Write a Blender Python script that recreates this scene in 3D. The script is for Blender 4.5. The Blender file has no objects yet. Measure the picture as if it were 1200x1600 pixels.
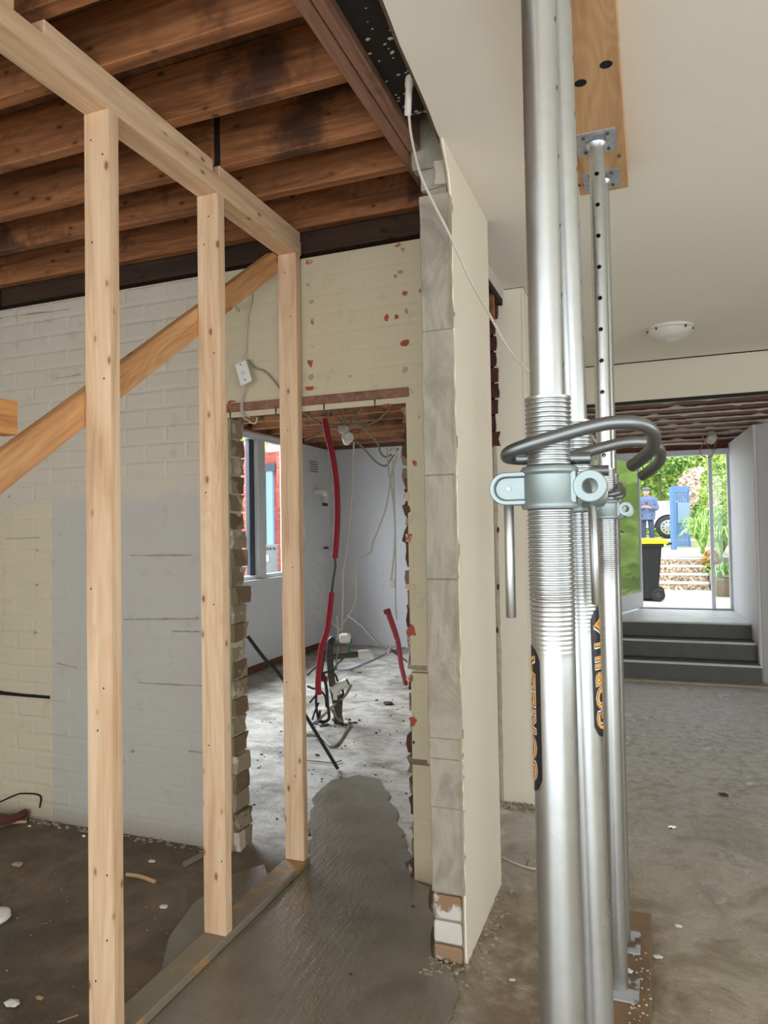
import bpy, bmesh, math, random
from mathutils import Vector, Matrix, noise
random.seed(7)
rnd = random.uniform
PI = math.pi
SC = bpy.context.scene
COL = SC.collection

# ------------------------------------------------------------------ camera
F = 1100.0; CAMH = 1.45
def _r(px, py): return Vector((px-600.0, py-800.0, F))
_y = _r(1018, 823).normalized()
_x = -_r(-2300, 880); _x = (_x - _y*_x.dot(_y)).normalized()
_z = _x.cross(_y)
CAM = Vector((0, 0, CAMH))
def wdir(px, py):
    r = _r(px, py); return Vector((_x.dot(r), _y.dot(r), _z.dot(r)))
def onZ(px, py, h=0.0):
    d = wdir(px, py); return CAM + d*((h-CAMH)/d.z)
def onY(px, py, Y):
    d = wdir(px, py); return CAM + d*(Y/d.y)
def onX(px, py, X):
    d = wdir(px, py); return CAM + d*(X/d.x)
def at(px, py, depth): return CAM + wdir(px, py)*(depth/F)
def camaxis(v): return Vector((_x.dot(v), _y.dot(v), _z.dot(v)))
cd = bpy.data.cameras.new('camera'); cam = bpy.data.objects.new('camera', cd); COL.objects.link(cam)
cd.sensor_fit = 'HORIZONTAL'; cd.sensor_width = 36; cd.lens = 33.0; cd.clip_start = .02; cd.clip_end = 300
rt = camaxis(Vector((1,0,0))); up = -camaxis(Vector((0,1,0))); bk = -camaxis(Vector((0,0,1)))
cam.matrix_world = Matrix(((rt.x,up.x,bk.x,0),(rt.y,up.y,bk.y,0),(rt.z,up.z,bk.z,CAMH),(0,0,0,1)))
SC.camera = cam

# ------------------------------------------------------------------ world, lights, exposure
w = bpy.data.worlds.new('overcast_sky'); SC.world = w; w.use_nodes = True
bg = w.node_tree.nodes['Background']; bg.inputs[0].default_value = (.86, .93, 1.0, 1); bg.inputs[1].default_value = 2.9
def area(name, loc, rot, sx, sy, power, col):
    l = bpy.data.lights.new(name, 'AREA'); l.shape = 'RECTANGLE'; l.size = sx; l.size_y = sy; l.energy = power; l.color = col
    o = bpy.data.objects.new(name, l); COL.objects.link(o); o.location = loc; o.rotation_euler = rot; return o
# added fill lamps, out of view behind the camera and to the right
area('rear_fill', (.2, -2.3, 1.5), (math.radians(90), 0, 0), 4.6, 2.2, 20, (1, .965, .91))
area('right_fill', (3.3, 1.2, 1.5), (math.radians(90), 0, math.radians(90)), 2.6, 1.6, 9, (.93, .97, 1))
area('kitchen_fill', (-5.6, 5.6, 3.9), (math.radians(52), 0, math.radians(-90)), 3.4, 1.6, 560, (.88, .94, 1))  # unseen lamp added above the window outside to brighten the kitchen
sun = bpy.data.lights.new('sun', 'SUN'); sun.energy = 2.6; sun.angle = math.radians(25); sun.color = (1, .97, .9)
so = bpy.data.objects.new('sun', sun); COL.objects.link(so); so.rotation_euler = (math.radians(38), math.radians(12), math.radians(20))
SC.view_settings.view_transform = 'Standard'; SC.view_settings.look = 'None'
SC.view_settings.gamma = 1; SC.view_settings.use_curve_mapping = False
SC.view_settings.exposure = 0.22

# ------------------------------------------------------------------ materials
def srgb(r, g, b):
    f = lambda c: (c/255/12.92) if c/255 <= .04045 else ((c/255+.055)/1.055)**2.4
    return (f(r), f(g), f(b), 1)
class G:
    """small node graph helper"""
    def __init__(s, name):
        s.m = bpy.data.materials.new(name); s.m.use_nodes = True; s.t = s.m.node_tree
        s.b = s.t.nodes['Principled BSDF']
    def n(s, ty, **k):
        q = s.t.nodes.new(ty)
        for a, v in k.items(): setattr(q, a, v)
        return q
    def put(s, sock, v):
        if isinstance(v, bpy.types.NodeSocket): s.t.links.new(v, sock)
        else: sock.default_value = v
    def math(s, op, a, b=0.0, c=None):
        q = s.n('ShaderNodeMath', operation=op); s.put(q.inputs[0], a); s.put(q.inputs[1], b)
        if c is not None: s.put(q.inputs[2], c)
        return q.outputs[0]
    def pos(s):
        q = s.n('ShaderNodeNewGeometry'); x = s.n('ShaderNodeSeparateXYZ'); s.t.links.new(q.outputs['Position'], x.inputs[0])
        return q.outputs['Position'], x.outputs[0], x.outputs[1], x.outputs[2]
    def obj(s, scale=(1,1,1), rand=True):
        q = s.n('ShaderNodeTexCoord'); v = q.outputs['Object']
        if rand:
            i = s.n('ShaderNodeObjectInfo'); a = s.n('ShaderNodeVectorMath', operation='ADD')
            k = s.math('MULTIPLY', i.outputs['Random'], 37.0)
            c = s.n('ShaderNodeCombineXYZ'); [s.put(c.inputs[j], k) for j in range(3)]
            s.put(a.inputs[0], v); s.put(a.inputs[1], c.outputs[0]); v = a.outputs[0]
        mp = s.n('ShaderNodeMapping'); s.put(mp.inputs[0], v); mp.inputs['Scale'].default_value = scale
        return mp.outputs[0]
    def scale(s, v, sc):
        mp = s.n('ShaderNodeMapping'); s.put(mp.inputs[0], v); mp.inputs['Scale'].default_value = sc if isinstance(sc, tuple) else (sc,)*3
        return mp.outputs[0]
    def noise(s, v, scale, detail=4, rough=.55, dist=0.0):
        q = s.n('ShaderNodeTexNoise'); s.put(q.inputs['Vector'], v); q.inputs['Scale'].default_value = scale
        q.inputs['Detail'].default_value = detail; q.inputs['Roughness'].default_value = rough; q.inputs['Distortion'].default_value = dist
        return q.outputs[0]
    def voro(s, v, scale, feat='F1'):
        q = s.n('ShaderNodeTexVoronoi', feature=feat); s.put(q.inputs['Vector'], v); q.inputs['Scale'].default_value = scale
        return q.outputs['Distance'], q.outputs['Color'] if 'Color' in q.outputs else None
    def ramp(s, f, *stops):
        q = s.n('ShaderNodeValToRGB'); s.put(q.inputs[0], f); e = q.color_ramp.elements
        while len(e) < len(stops): e.new(.5)
        for el, (p, c) in zip(e, stops):
            el.position = p; el.color = c if isinstance(c, tuple) else (c, c, c, 1)
        return q.outputs[0]
    def mix(s, f, a, b, mode='MIX'):
        q = s.n('ShaderNodeMix', data_type='RGBA', blend_type=mode); s.put(q.inputs[0], f); s.put(q.inputs[6], a); s.put(q.inputs[7], b)
        return q.outputs[2]
    def step(s, v, lo, hi):
        q = s.n('ShaderNodeMapRange', interpolation_type='SMOOTHSTEP'); s.put(q.inputs[0], v); q.inputs[1].default_value = lo; q.inputs[2].default_value = hi
        return q.outputs[0]
    def bump(s, h, strength=.3, dist=.01):
        q = s.n('ShaderNodeBump'); s.put(q.inputs['Height'], h); q.inputs['Strength'].default_value = strength; q.inputs['Distance'].default_value = dist
        s.t.links.new(q.outputs[0], s.b.inputs['Normal'])
    def set(s, color=None, rough=None, metal=None, **k):
        if color is not None: s.put(s.b.inputs['Base Color'], color)
        if rough is not None: s.put(s.b.inputs['Roughness'], rough)
        if metal is not None: s.put(s.b.inputs['Metallic'], metal)
        for a, v in k.items(): s.put(s.b.inputs[a.replace('_', ' ')], v)
        return s.m

def plain(name, c, rough=.6, metal=0.0, var=.12, sc=20, bump=.15):
    g = G(name); v = g.obj(); n = g.noise(v, sc, 4)
    c2 = tuple(x*(1-var*2.2) for x in c[:3]) + (1,)
    g.set(g.mix(n, c2, tuple(min(1, x*(1+var)) for x in c[:3])+(1,)), rough, metal)
    if bump: g.bump(n, bump, .003)
    return g.m
def wood(name, light, mid, dark, axis, rough=.62, knots=True, ring=1.0, stain=0.0, lift=.24):
    """sawn timber, the grain running along one axis"""
    g = G(name); s = [16.0]*3; s[axis] = .9
    v = g.obj(tuple(s)); n = g.noise(v, 1.6, 6, .6, .7)
    s2 = [70.0]*3; s2[axis] = 1.6; fine = g.noise(g.obj(tuple(s2)), 1.2, 3)
    s3 = [5.0]*3; s3[axis] = .7; br = g.noise(g.obj(tuple(s3)), 1.1, 2, .5, 1.0)
    wv = g.math('SINE', g.math('MULTIPLY', br, 85.0*ring)); wv = g.math('MULTIPLY_ADD', wv, .5, .5)
    c = g.ramp(n, (.30, dark), (.47, mid), (.66, light))
    c = g.mix(g.math('MULTIPLY', wv, .30), c, mid, 'MULTIPLY')
    c = g.mix(g.math('MULTIPLY', fine, .35), c, dark, 'MULTIPLY')
    c = g.mix(lift, c, light)
    if knots:
        s4 = [16.0]*3; s4[axis] = 8.0
        d, _ = g.voro(g.obj(tuple(s4)), 1.0); k = g.step(d, .15, .06)
        halo = g.step(d, .30, .08)
        c = g.mix(g.math('MULTIPLY', halo, .25), c, dark); c = g.mix(g.math('MULTIPLY', k, .85), c, (dark[0]*.35, dark[1]*.28, dark[2]*.25, 1))
    if stain:
        p, _, _, _ = g.pos(); q = g.noise(p, 2.6, 5, .6); c = g.mix(g.math('MULTIPLY', g.step(q, .52, .66), stain), c, (dark[0]*.18, dark[1]*.15, dark[2]*.15, 1))
    g.set(c, rough, 0.0); g.bump(g.math('MULTIPLY_ADD', fine, .5, n), .25, .003); return g.m

PIN = (srgb(238,212,178), srgb(224,190,152), srgb(190,146,106))
pine = [wood('pine_stud_'+a, *PIN, i) for i, a in enumerate('xyz')]
ORG = (srgb(226,176,122), srgb(200,146,94), srgb(150,96,52))
pine_orange = wood('radiata_brace', *ORG, 0, ring=1.3)
OLD = (srgb(190,130,82), srgb(158,102,62), srgb(88,54,34))
joist_m = wood('old_joist_timber', *OLD, 0, .7, True, 1.6, .8, .10)
beam_m = wood('old_bearer_timber', srgb(160,118,96), srgb(138,98,78), srgb(88,58,46), 1, .75, False, 1.0, .5)
board_m = wood('chipboard_flooring', srgb(150,108,70), srgb(122,84,52), srgb(84,58,38), 1, .8, False, .3, .6)
ply_m = wood('ply_bearer_face', srgb(222,182,134), srgb(204,160,112), srgb(150,104,66), 1, .6, True, 1.6, .12)
redwood_m = wood('stained_joist', srgb(138,82,58), srgb(112,62,44), srgb(66,36,27), 0, .7, True, 1.0, .4)
dark_m = plain('grimy_black_underlay', srgb(34,28,23), .9, 0, .3, 6, .4)

def m_backwall():
    g = G('painted_brick_wall'); p, x, y, z = g.pos()
    n1 = g.noise(p, 1.7, 5, .6); n2 = g.noise(p, 11, 5, .65); n3 = g.noise(g.scale(p, (3, 3, 26)), 1.3, 4)
    cream = srgb(204,193,168); grey = srgb(188,185,177); olive = srgb(202,189,158); lite = srgb(201,191,174)
    xz = g.math('MULTIPLY_ADD', n1, .12, x)
    zz = g.math('MULTIPLY_ADD', n1, .25, z)
    low = g.step(zz, 1.78, 1.70)
    c = g.mix(low, lite, grey)
    left = g.step(g.math('MULTIPLY_ADD', n1, .03, x), -2.872, -2.88); c = g.mix(g.math('MULTIPLY', left, low), c, cream)
    rt_ = g.step(xz, -1.93, -1.83); c = g.mix(rt_, c, olive)
    c = g.mix(g.math('MULTIPLY', g.step(n2, .56, .74), .35), c, srgb(150,140,120))
    c = g.mix(g.math('MULTIPLY', g.step(n1, .42, .66), .22), c, srgb(176,168,150))
    sp = g.noise(p, 46, 3, .7); spm = g.math('MULTIPLY', g.step(sp, .70, .745), g.math('MULTIPLY_ADD', left, .8, .14))
    c = g.mix(spm, c, srgb(84,76,60))
    c = g.mix(g.math('MULTIPLY', g.step(z, .12, .0), .45), c, srgb(128,104,80))
    g.set(c, .62); g.bump(g.math('MULTIPLY_ADD', n3, .5, n2), .35, .006); return g.m
wall_m = m_backwall()
def m_plaster(name, c, stain, amt=.35, rough=.55, sc=1.6):
    g = G(name); p, x, y, z = g.pos(); n = g.noise(p, sc, 5, .6); n2 = g.noise(p, 9, 5, .6)
    cc = g.mix(g.math('MULTIPLY', g.step(n, .45, .75), amt), c, stain)
    cc = g.mix(g.math('MULTIPLY', g.step(n2, .6, .75), amt*.5), cc, stain)
    g.set(cc, rough); g.bump(n2, .12, .004); return g.m
cream_m = m_plaster('cream_painted_plaster', srgb(242,234,214), srgb(224,212,186), .35)
ceil_m = m_plaster('painted_ceiling_board', srgb(242,235,222), srgb(232,223,208), .4, .7, .9)
bulk_m = m_plaster('aged_cream_bulkhead', srgb(214,207,188), srgb(200,192,170), .4, .7, .9)
white_m = m_plaster('white_painted_wall', srgb(226,226,230), srgb(205,205,212), .3)
greyw_m = m_plaster('grey_undercoat_wall', srgb(186,184,182), srgb(160,156,152), .4)
def m_render():
    g = G('smeared_cement_render'); p, x, y, z = g.pos()
    v = g.scale(p, (5, 5, 2.2)); n = g.noise(v, 1.5, 8, .62, 1.6); n2 = g.noise(p, 24, 5, .65); n3 = g.noise(p, 1.3, 3)
    c = g.ramp(n, (.30, srgb(110,100,83)), (.46, srgb(144,133,114)), (.60, srgb(168,157,137)), (.74, srgb(138,120,92)))
    c = g.mix(g.math('MULTIPLY', n3, .5), c, srgb(168,166,156))
    c = g.mix(g.math('MULTIPLY', g.step(n2, .66, .72), .4), c, srgb(92,82,66))
    g.set(c, .68); g.bump(g.math('MULTIPLY_ADD', n2, .4, n), .55, .01); return g.m
render_m = m_render()
def m_brick(name, a, b, paint=None, pt=.5, rough=.85):
    g = G(name); v = g.obj(); n = g.noise(v, 22, 5, .65); n2 = g.noise(v, 7, 4, .6)
    i = g.n('ShaderNodeObjectInfo'); c = g.mix(g.math('MULTIPLY_ADD', i.outputs['Random'], .6, g.math('MULTIPLY', n, .4)), a, b)
    if paint: c = g.mix(g.step(n2, pt-.03, pt+.03), paint, c)
    g.set(c, rough); g.bump(n, .6, .004); return g.m
brick_dirty = m_brick('mortar_smeared_brick', srgb(168,154,132), srgb(126,112,92), srgb(196,184,164), .42)
brick_dark = m_brick('dark_broken_brick', srgb(136,116,92), srgb(104,88,68), srgb(160,146,122), .46)
brick_brown = m_brick('brown_red_brick', srgb(96,52,44), srgb(66,38,34))
brick_red = m_brick('red_facing_brick', srgb(196,98,78), srgb(150,62,52))
brick_purple = m_brick('purple_facing_brick', srgb(140,84,80), srgb(108,58,58))
brick_paint = m_brick('half_painted_brick', srgb(164,136,106), srgb(134,104,78), srgb(206,200,192), .50)
mortar_m = plain('lime_mortar', srgb(196,186,170), .9, 0, .15, 30, .4)
chip_m = m_brick('red_brick_showing_through', srgb(178,90,62), srgb(140,70,50), srgb(200,182,150), .50)
def m_floor():
    g = G('dirty_concrete_floor'); p, x, y, z = g.pos()
    a = g.noise(p, .9, 6, .62); b = g.noise(p, 3.4, 7, .66, .6); c3 = g.noise(p, 16, 6, .7); d = g.noise(g.scale(p, (1, 1.3, 1)), 4.6, 7, .72, .5)
    right = g.ramp(b, (.28, srgb(104,86,64)), (.42, srgb(142,128,108)), (.56, srgb(176,164,146)), (.74, srgb(124,102,76)))
    left = g.ramp(b, (.28, srgb(70,58,44)), (.46, srgb(94,80,62)), (.60, srgb(118,103,82)), (.78, srgb(146,130,106)))
    kit = g.ramp(d, (.28, srgb(104,92,80)), (.42, srgb(158,148,136)), (.58, srgb(198,192,186)), (.8, srgb(164,148,130)))
    nx = g.math('MULTIPLY_ADD', a, .25, x)
    ml = g.step(nx, -1.2, -1.45); ny = g.math('MULTIPLY_ADD', b, .16, y)
    mk = g.math('MULTIPLY', g.step(ny, 2.86, 3.05), g.step(x, -.65, -.75))
    c = g.mix(ml, right, left); c = g.mix(mk, c, kit)
    # cool wet shimmer of the far hall floor, painted in as paler colour
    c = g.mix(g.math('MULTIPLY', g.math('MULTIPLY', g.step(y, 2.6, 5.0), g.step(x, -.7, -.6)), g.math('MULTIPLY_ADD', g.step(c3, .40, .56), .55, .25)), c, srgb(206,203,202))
    # tracked mud round the sole board
    dx = g.math('MULTIPLY', g.math('ABSOLUTE', g.math('ADD', x, .28)), 1.5); dd = g.step(g.math('ADD', dx, g.math('MULTIPLY', a, .5)), .95, .45)
    dd = g.math('MULTIPLY', dd, g.math('MULTIPLY', g.step(y, 3.6, 2.5), g.step(c3, .3, .6)))
    c = g.mix(g.math('MULTIPLY', dd, .85), c, srgb(112,86,58))
    c = g.mix(g.math('MULTIPLY', g.step(c3, .60, .70), .45), c, srgb(84,74,62))
    c = g.mix(g.math('MULTIPLY', g.step(c3, .36, .28), .35), c, srgb(206,200,190))
    wet = g.math('MULTIPLY', g.step(g.noise(p, 1.9, 5, .6), .5, .62), ml)
    c = g.mix(g.math('MULTIPLY', wet, .5), c, srgb(52,43,34))
    shine = g.step(g.math('MULTIPLY_ADD', g.step(y, 2.8, 4.5), .14, b), .44, .58)
    r = g.mix(ml, g.mix(shine, (.44,)*3+(1,), (.09,)*3+(1,)), g.mix(wet, (.75,)*3+(1,), (.42,)*3+(1,)))
    r = g.mix(mk, r, (.42,)*3+(1,))
    g.set(c, r); f4 = g.noise(p, 70, 5, .75); c = g.mix(g.math('MULTIPLY', g.step(f4, .5, .75), .35), c, srgb(96,84,68)); g.set(c, Specular_IOR_Level=.8)
    g.bump(g.math('ADD', g.math('MULTIPLY', f4, .45), g.math('ADD', g.math('MULTIPLY', c3, .7), b)), .55, .02); return g.m
floor_m = m_floor()
def m_slurry():
    g = G('wet_cement_slurry'); p, x, y, z = g.pos()
    n = g.noise(p, 2.2, 5, .55); r_ = g.noise(g.scale(p, (14, 3, 1)), 3, 4, .6); f = g.noise(p, 90, 3, .7); m = g.noise(p, 7, 4)
    c = g.ramp(n, (.3, srgb(100,92,78)), (.5, srgb(124,117,103)), (.7, srgb(108,96,78)))
    g.set(c, g.ramp(m, (.35, .03), (.62, .16)), 0.0, Specular_IOR_Level=.9)
    g.bump(g.math('ADD', g.math('MULTIPLY', r_, .6), g.math('MULTIPLY', f, .3)), .42, .014); return g.m
slurry_m = m_slurry()
def m_galv(name, c=(.54,.56,.55,1), rough=.30, spangle=.12):
    g = G(name); v = g.obj((1, 1, .35)); n = g.noise(v, 38, 4, .6); n2 = g.noise(g.obj((1,1,1)), 7, 4)
    _, vc = g.voro(g.obj((1,1,1)), 70); bw = g.n('ShaderNodeRGBToBW'); g.put(bw.inputs[0], vc)
    k = g.math('MULTIPLY_ADD', bw.outputs[0], spangle, g.math('MULTIPLY', n, .18))
    cc = g.mix(k, c, (c[0]*.45, c[1]*.46, c[2]*.47, 1))
    g.set(cc, g.math('MULTIPLY_ADD', n2, .22, rough-.1), .92); g.bump(n, .05, .002); return g.m
galv_m = m_galv('galvanised_tube'); cast_m = m_galv('zinc_plated_casting', (.38,.45,.45,1), .55, .05)
pin_m = m_galv('dull_steel_rod', (.22,.235,.235,1), .36, .02); plate_m = m_galv('bright_galvanised_plate', (.72,.75,.80,1), .34, .45)
mudplate_m = m_brick('mud_splashed_plate', srgb(176,176,180), srgb(150,146,142), srgb(92,76,58), .5, .45)
mud_m = plain('dried_mud_timber', srgb(134,108,80), .85, 0, .3, 9, .5)
slime_wood = m_brick('slurry_coated_timber', srgb(176,138,92), srgb(150,118,82), srgb(134,124,106), .56, .5)
black_m = plain('black_plastic', srgb(30,30,32), .45, 0, .1, 20, .05)
whitep_m = plain('white_plastic', srgb(232,230,222), .4, 0, .03, 10, .02)
cable_m = plain('white_cable_sheath', srgb(196,188,172), .5, 0, .06, 12, 0)
greycable_m = plain('dusty_grey_cable', srgb(150,138,120), .6, 0, .1, 12, 0)
red_m = plain('red_conduit', srgb(160,22,40), .62, 0, .12, 10, .05)
green_m = plain('green_cable', srgb(40,128,96), .5)
dkpipe_m = plain('grimy_dark_pipe', srgb(72,68,62), .55, 0, .2, 20, .2)
orange_m = plain('orange_print', srgb(238,160,56), .4, 0, .02, 5, 0)
ink_m = plain('black_print', srgb(24,26,32), .35, 0, .02, 5, 0)
outl_m = plain('cream_print', srgb(236,226,204), .4, 0, .02, 5, 0)
blackhole_m = plain('drilled_hole', srgb(18,14,11), .9, 0, .1, 5, 0)
slate_m = plain('dark_step_cladding', srgb(92,91,88), .5, 0, .18, 8, .15)
nose_m = plain('pale_nosing', srgb(214,212,208), .5, 0, .06, 10, 0)
alu_m = plain('white_aluminium_frame', srgb(226,228,230), .35, 0, .03, 6, 0)
dkframe_m = plain('dark_window_frame', srgb(62,68,78), .4, 0, .05, 8, 0)
plasterchip_m = plain('plaster_chip', srgb(226,222,212), .8, 0, .12, 30, .3)
woodchip_m = plain('wood_splinter', srgb(196,160,118), .8, 0, .12, 30, .2)
stone_m = plain('dark_stone_chip', srgb(66,60,54), .8, 0, .2, 30, .3)
cornice_m = plain('old_plaster_cornice', srgb(214,206,196), .7, 0, .1, 9, .2)
concrete_out = plain('pale_paving', srgb(222,218,210), .8, 0, .08, 6, .2)
opal_m = plain('opal_glass', srgb(218,214,204), .3, 0, .03, 5, 0)
def m_glass():
    g = G('window_glass'); g.set((1,1,1,1), .02, 0.0, IOR=1.45, Transmission_Weight=1.0)
    tr = g.n('ShaderNodeBsdfTransparent'); gl = g.n('ShaderNodeBsdfGlossy'); gl.inputs['Roughness'].default_value = .02
    lw = g.n('ShaderNodeLayerWeight'); lw.inputs[0].default_value = .5; fr = g.math('MULTIPLY_ADD', g.math('POWER', lw.outputs['Facing'], 5.0), .9, .04); mx = g.n('ShaderNodeMixShader')
    tr.inputs[0].default_value = (.95,.97,.97,1)
    g.t.links.new(fr, mx.inputs[0]); g.t.links.new(tr.outputs[0], mx.inputs[1]); g.t.links.new(gl.outputs[0], mx.inputs[2])
    g.t.links.new(mx.outputs[0], g.t.nodes['Material Output'].inputs[0]); return g.m
glass_m = m_glass()
def m_leafglass():
    g = G('bright_door_glass'); v = g.obj((1, 1, 3)); n = g.noise(v, 2, 2)
    g.set((.62,.66,.62,1), .12, .92); g.bump(n, .25, .02); return g.m
leafglass_m = m_leafglass()
def m_aggregate():
    g = G('exposed_aggregate'); p, x, y, z = g.pos(); d, c = g.voro(p, 34); bw = g.n('ShaderNodeRGBToBW'); g.put(bw.inputs[0], c)
    g.set(g.ramp(bw.outputs[0], (.2, srgb(110,96,80)), (.5, srgb(168,146,124)), (.8, srgb(206,190,168))), .85); g.bump(d, .4, .01); return g.m
agg_m = m_aggregate()
def m_leaf(name, a, b, c, sc=1.2):
    g = G(name); p, x, y, z = g.pos(); n = g.noise(p, sc, 3, .6); d, vc = g.voro(p, 9); bw = g.n('ShaderNodeRGBToBW'); g.put(bw.inputs[0], vc)
    k = g.math('MULTIPLY_ADD', bw.outputs[0], .55, g.math('MULTIPLY', n, .5))
    g.set(g.ramp(k, (.25, a), (.5, b), (.75, c)), .6); return g.m
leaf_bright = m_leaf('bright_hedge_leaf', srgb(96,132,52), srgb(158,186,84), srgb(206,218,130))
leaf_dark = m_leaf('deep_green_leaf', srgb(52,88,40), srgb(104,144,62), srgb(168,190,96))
leaf_pink = m_leaf('dusty_pink_blossom', srgb(168,158,120), srgb(214,188,176), srgb(232,214,206))
leaf_strap = m_leaf('strap_leaf', srgb(80,132,60), srgb(140,186,88), srgb(190,214,130), 2)

# ------------------------------------------------------------------ mesh helpers
class MB:
    def __init__(s): s.v = []; s.f = []
    def add(s, vs, fs):
        o = len(s.v); s.v += [Vector(a) for a in vs]; s.f += [tuple(i+o for i in f) for f in fs]; return s
    def box(s, a, b):
        (x0,y0,z0), (x1,y1,z1) = a, b
        return s.add([(x0,y0,z0),(x1,y0,z0),(x1,y1,z0),(x0,y1,z0),(x0,y0,z1),(x1,y0,z1),(x1,y1,z1),(x0,y1,z1)],
                     [(0,3,2,1),(4,5,6,7),(0,1,5,4),(1,2,6,5),(2,3,7,6),(3,0,4,7)])
    def hexa(s, lo, hi):
        n = len(lo); vs = list(lo)+list(hi)
        fs = [tuple(range(n-1,-1,-1)), tuple(range(n, 2*n))] + [(i,(i+1)%n,(i+1)%n+n,i+n) for i in range(n)]
        return s.add(vs, fs)
    def prism(s, pts, axis, a, b):
        """extrude a 2D outline along an axis between a and b"""
        def mk(p, t):
            return {0:(t,p[0],p[1]), 1:(p[0],t,p[1]), 2:(p[0],p[1],t)}[axis]
        return s.hexa([mk(p, a) for p in pts], [mk(p, b) for p in pts])
    def lathe(s, prof, c=(0,0,0), n=28, closed=False):
        base = len(s.v); c = Vector(c)
        for r, z in prof:
            for i in range(n):
                t = 2*PI*i/n; s.v.append(c+Vector((r*math.cos(t), r*math.sin(t), z)))
        m = len(prof)
        for j in range(m if closed else m-1):
            for i in range(n):
                a = base+j*n+i; b = base+j*n+(i+1)%n; j2 = (j+1) % m; c2 = base+j2*n+(i+1)%n; d = base+j2*n+i
                s.f.append((a,b,c2,d))
        if not closed:
            s.f.append(tuple(base+i for i in reversed(range(n)))); s.f.append(tuple(base+(m-1)*n+i for i in range(n)))
        return s
    def tube(s, pts, r, n=10, smooth=True, sub=5, cap=True):
        pts = [Vector(p) for p in pts]
        if smooth and len(pts) > 2: pts = spline(pts, sub)
        rr = r if callable(r) else (lambda t: r)
        base = len(s.v); L = len(pts); up_ = None
        for k, p in enumerate(pts):
            t = (pts[min(k+1, L-1)]-pts[max(k-1, 0)]).normalized()
            if up_ is None: up_ = t.orthogonal().normalized()
            up_ = (up_ - t*up_.dot(t)).normalized(); sd = t.cross(up_); q = rr(k/max(1, L-1))
            for i in range(n):
                a = 2*PI*i/n; s.v.append(p+up_*math.cos(a)*q+sd*math.sin(a)*q)
        for k in range(L-1):
            for i in range(n):
                a = base+k*n+i; b = base+k*n+(i+1)%n; s.f.append((a, b, b+n, a+n))
        if cap:
            s.f.append(tuple(base+i for i in reversed(range(n)))); s.f.append(tuple(base+(L-1)*n+i for i in range(n)))
        return s
    def ico(s, c, r, sq=(1,1,1), jit=.25, sub=1):
        bm = bmesh.new(); bmesh.ops.create_icosphere(bm, subdivisions=sub, radius=1)
        o = len(s.v); c = Vector(c)
        for v in bm.verts:
            k = 1+rnd(-jit, jit); s.v.append(c+Vector((v.co.x*r*sq[0]*k, v.co.y*r*sq[1]*k, v.co.z*r*sq[2]*k)))
        for f in bm.faces: s.f.append(tuple(v.index+o for v in f.verts))
        bm.free(); return s
    def mesh(s, name, off=(0,0,0), bevel=0, smooth=False, seg=1):
        off = Vector(off); me = bpy.data.meshes.new(name)
        me.from_pydata([tuple(v-off) for v in s.v], [], s.f); me.update()
        bm = bmesh.new(); bm.from_mesh(me); bmesh.ops.recalc_face_normals(bm, faces=bm.faces)
        if bevel: bmesh.ops.bevel(bm, geom=bm.edges[:], offset=bevel, segments=seg, affect='EDGES', clamp_overlap=True)
        bm.to_mesh(me); bm.free()
        if smooth:
            for p in me.polygons: p.use_smooth = True
            try: me.set_sharp_from_angle(angle=math.radians(42))
            except Exception: pass
        return me
def spline(p, sub=5):
    out = []
    q = [p[0]*2-p[1]]+p+[p[-1]*2-p[-2]]
    for i in range(1, len(q)-2):
        a, b, c, d = q[i-1:i+3]
        for k in range(sub):
            t = k/sub; out.append(.5*((2*b)+(c-a)*t+(2*a-5*b+4*c-d)*t*t+(3*b-a-3*c+d)*t**3))
    out.append(p[-1]); return out
def link(name, me, mat, parent=None, loc=(0,0,0)):
    o = bpy.data.objects.new(name, me); COL.objects.link(o); o.location = loc
    if mat and (not me.materials): me.materials.append(mat)
    if parent: o.parent = parent
    return o
def part(name, mb, mat, parent, bevel=0, smooth=False, seg=1, label=None, kind=None):
    """a piece given in world coordinates, hung under a thing (or a part of it)"""
    off = Vector(parent.location); q = parent
    while q.parent: q = q.parent; off += Vector(q.location)
    o = link(name, mb.mesh(name, off, bevel, smooth, seg), mat, parent)
    if label: o['label'] = label
    if kind: o['kind'] = kind
    return o
def thing(name, label, cat, loc, group=None):
    o = bpy.data.objects.new(name, None); COL.objects.link(o); o.location = loc; o.empty_display_size = .1
    o['label'] = label; o['category'] = cat
    if group: o['group'] = group
    return o
def solo(name, mb, mat, label, cat, loc=None, bevel=0, smooth=False, group=None, kind=None):
    if loc is None:
        n = len(mb.v); loc = (sum(v.x for v in mb.v)/n, sum(v.y for v in mb.v)/n, min(v.z for v in mb.v))
    o = link(name, mb.mesh(name, loc, bevel, smooth), mat, None, loc)
    if label: o['label'] = label
    if cat: o['category'] = cat
    if group: o['group'] = group
    if kind: o['kind'] = kind
    return o
def struct(name, mb, mat, bevel=0, smooth=False, label=None):
    o = link(name, mb.mesh(name, (0,0,0), bevel, smooth), mat); o['kind'] = 'structure'
    if label: o['label'] = label
    return o
def copy_tree(o, parent=None):
    c = o.copy(); COL.objects.link(c); c.parent = parent
    for ch in list(o.children): copy_tree(ch, c)
    return c
def B(a, b): return MB().box(a, b)
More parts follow.
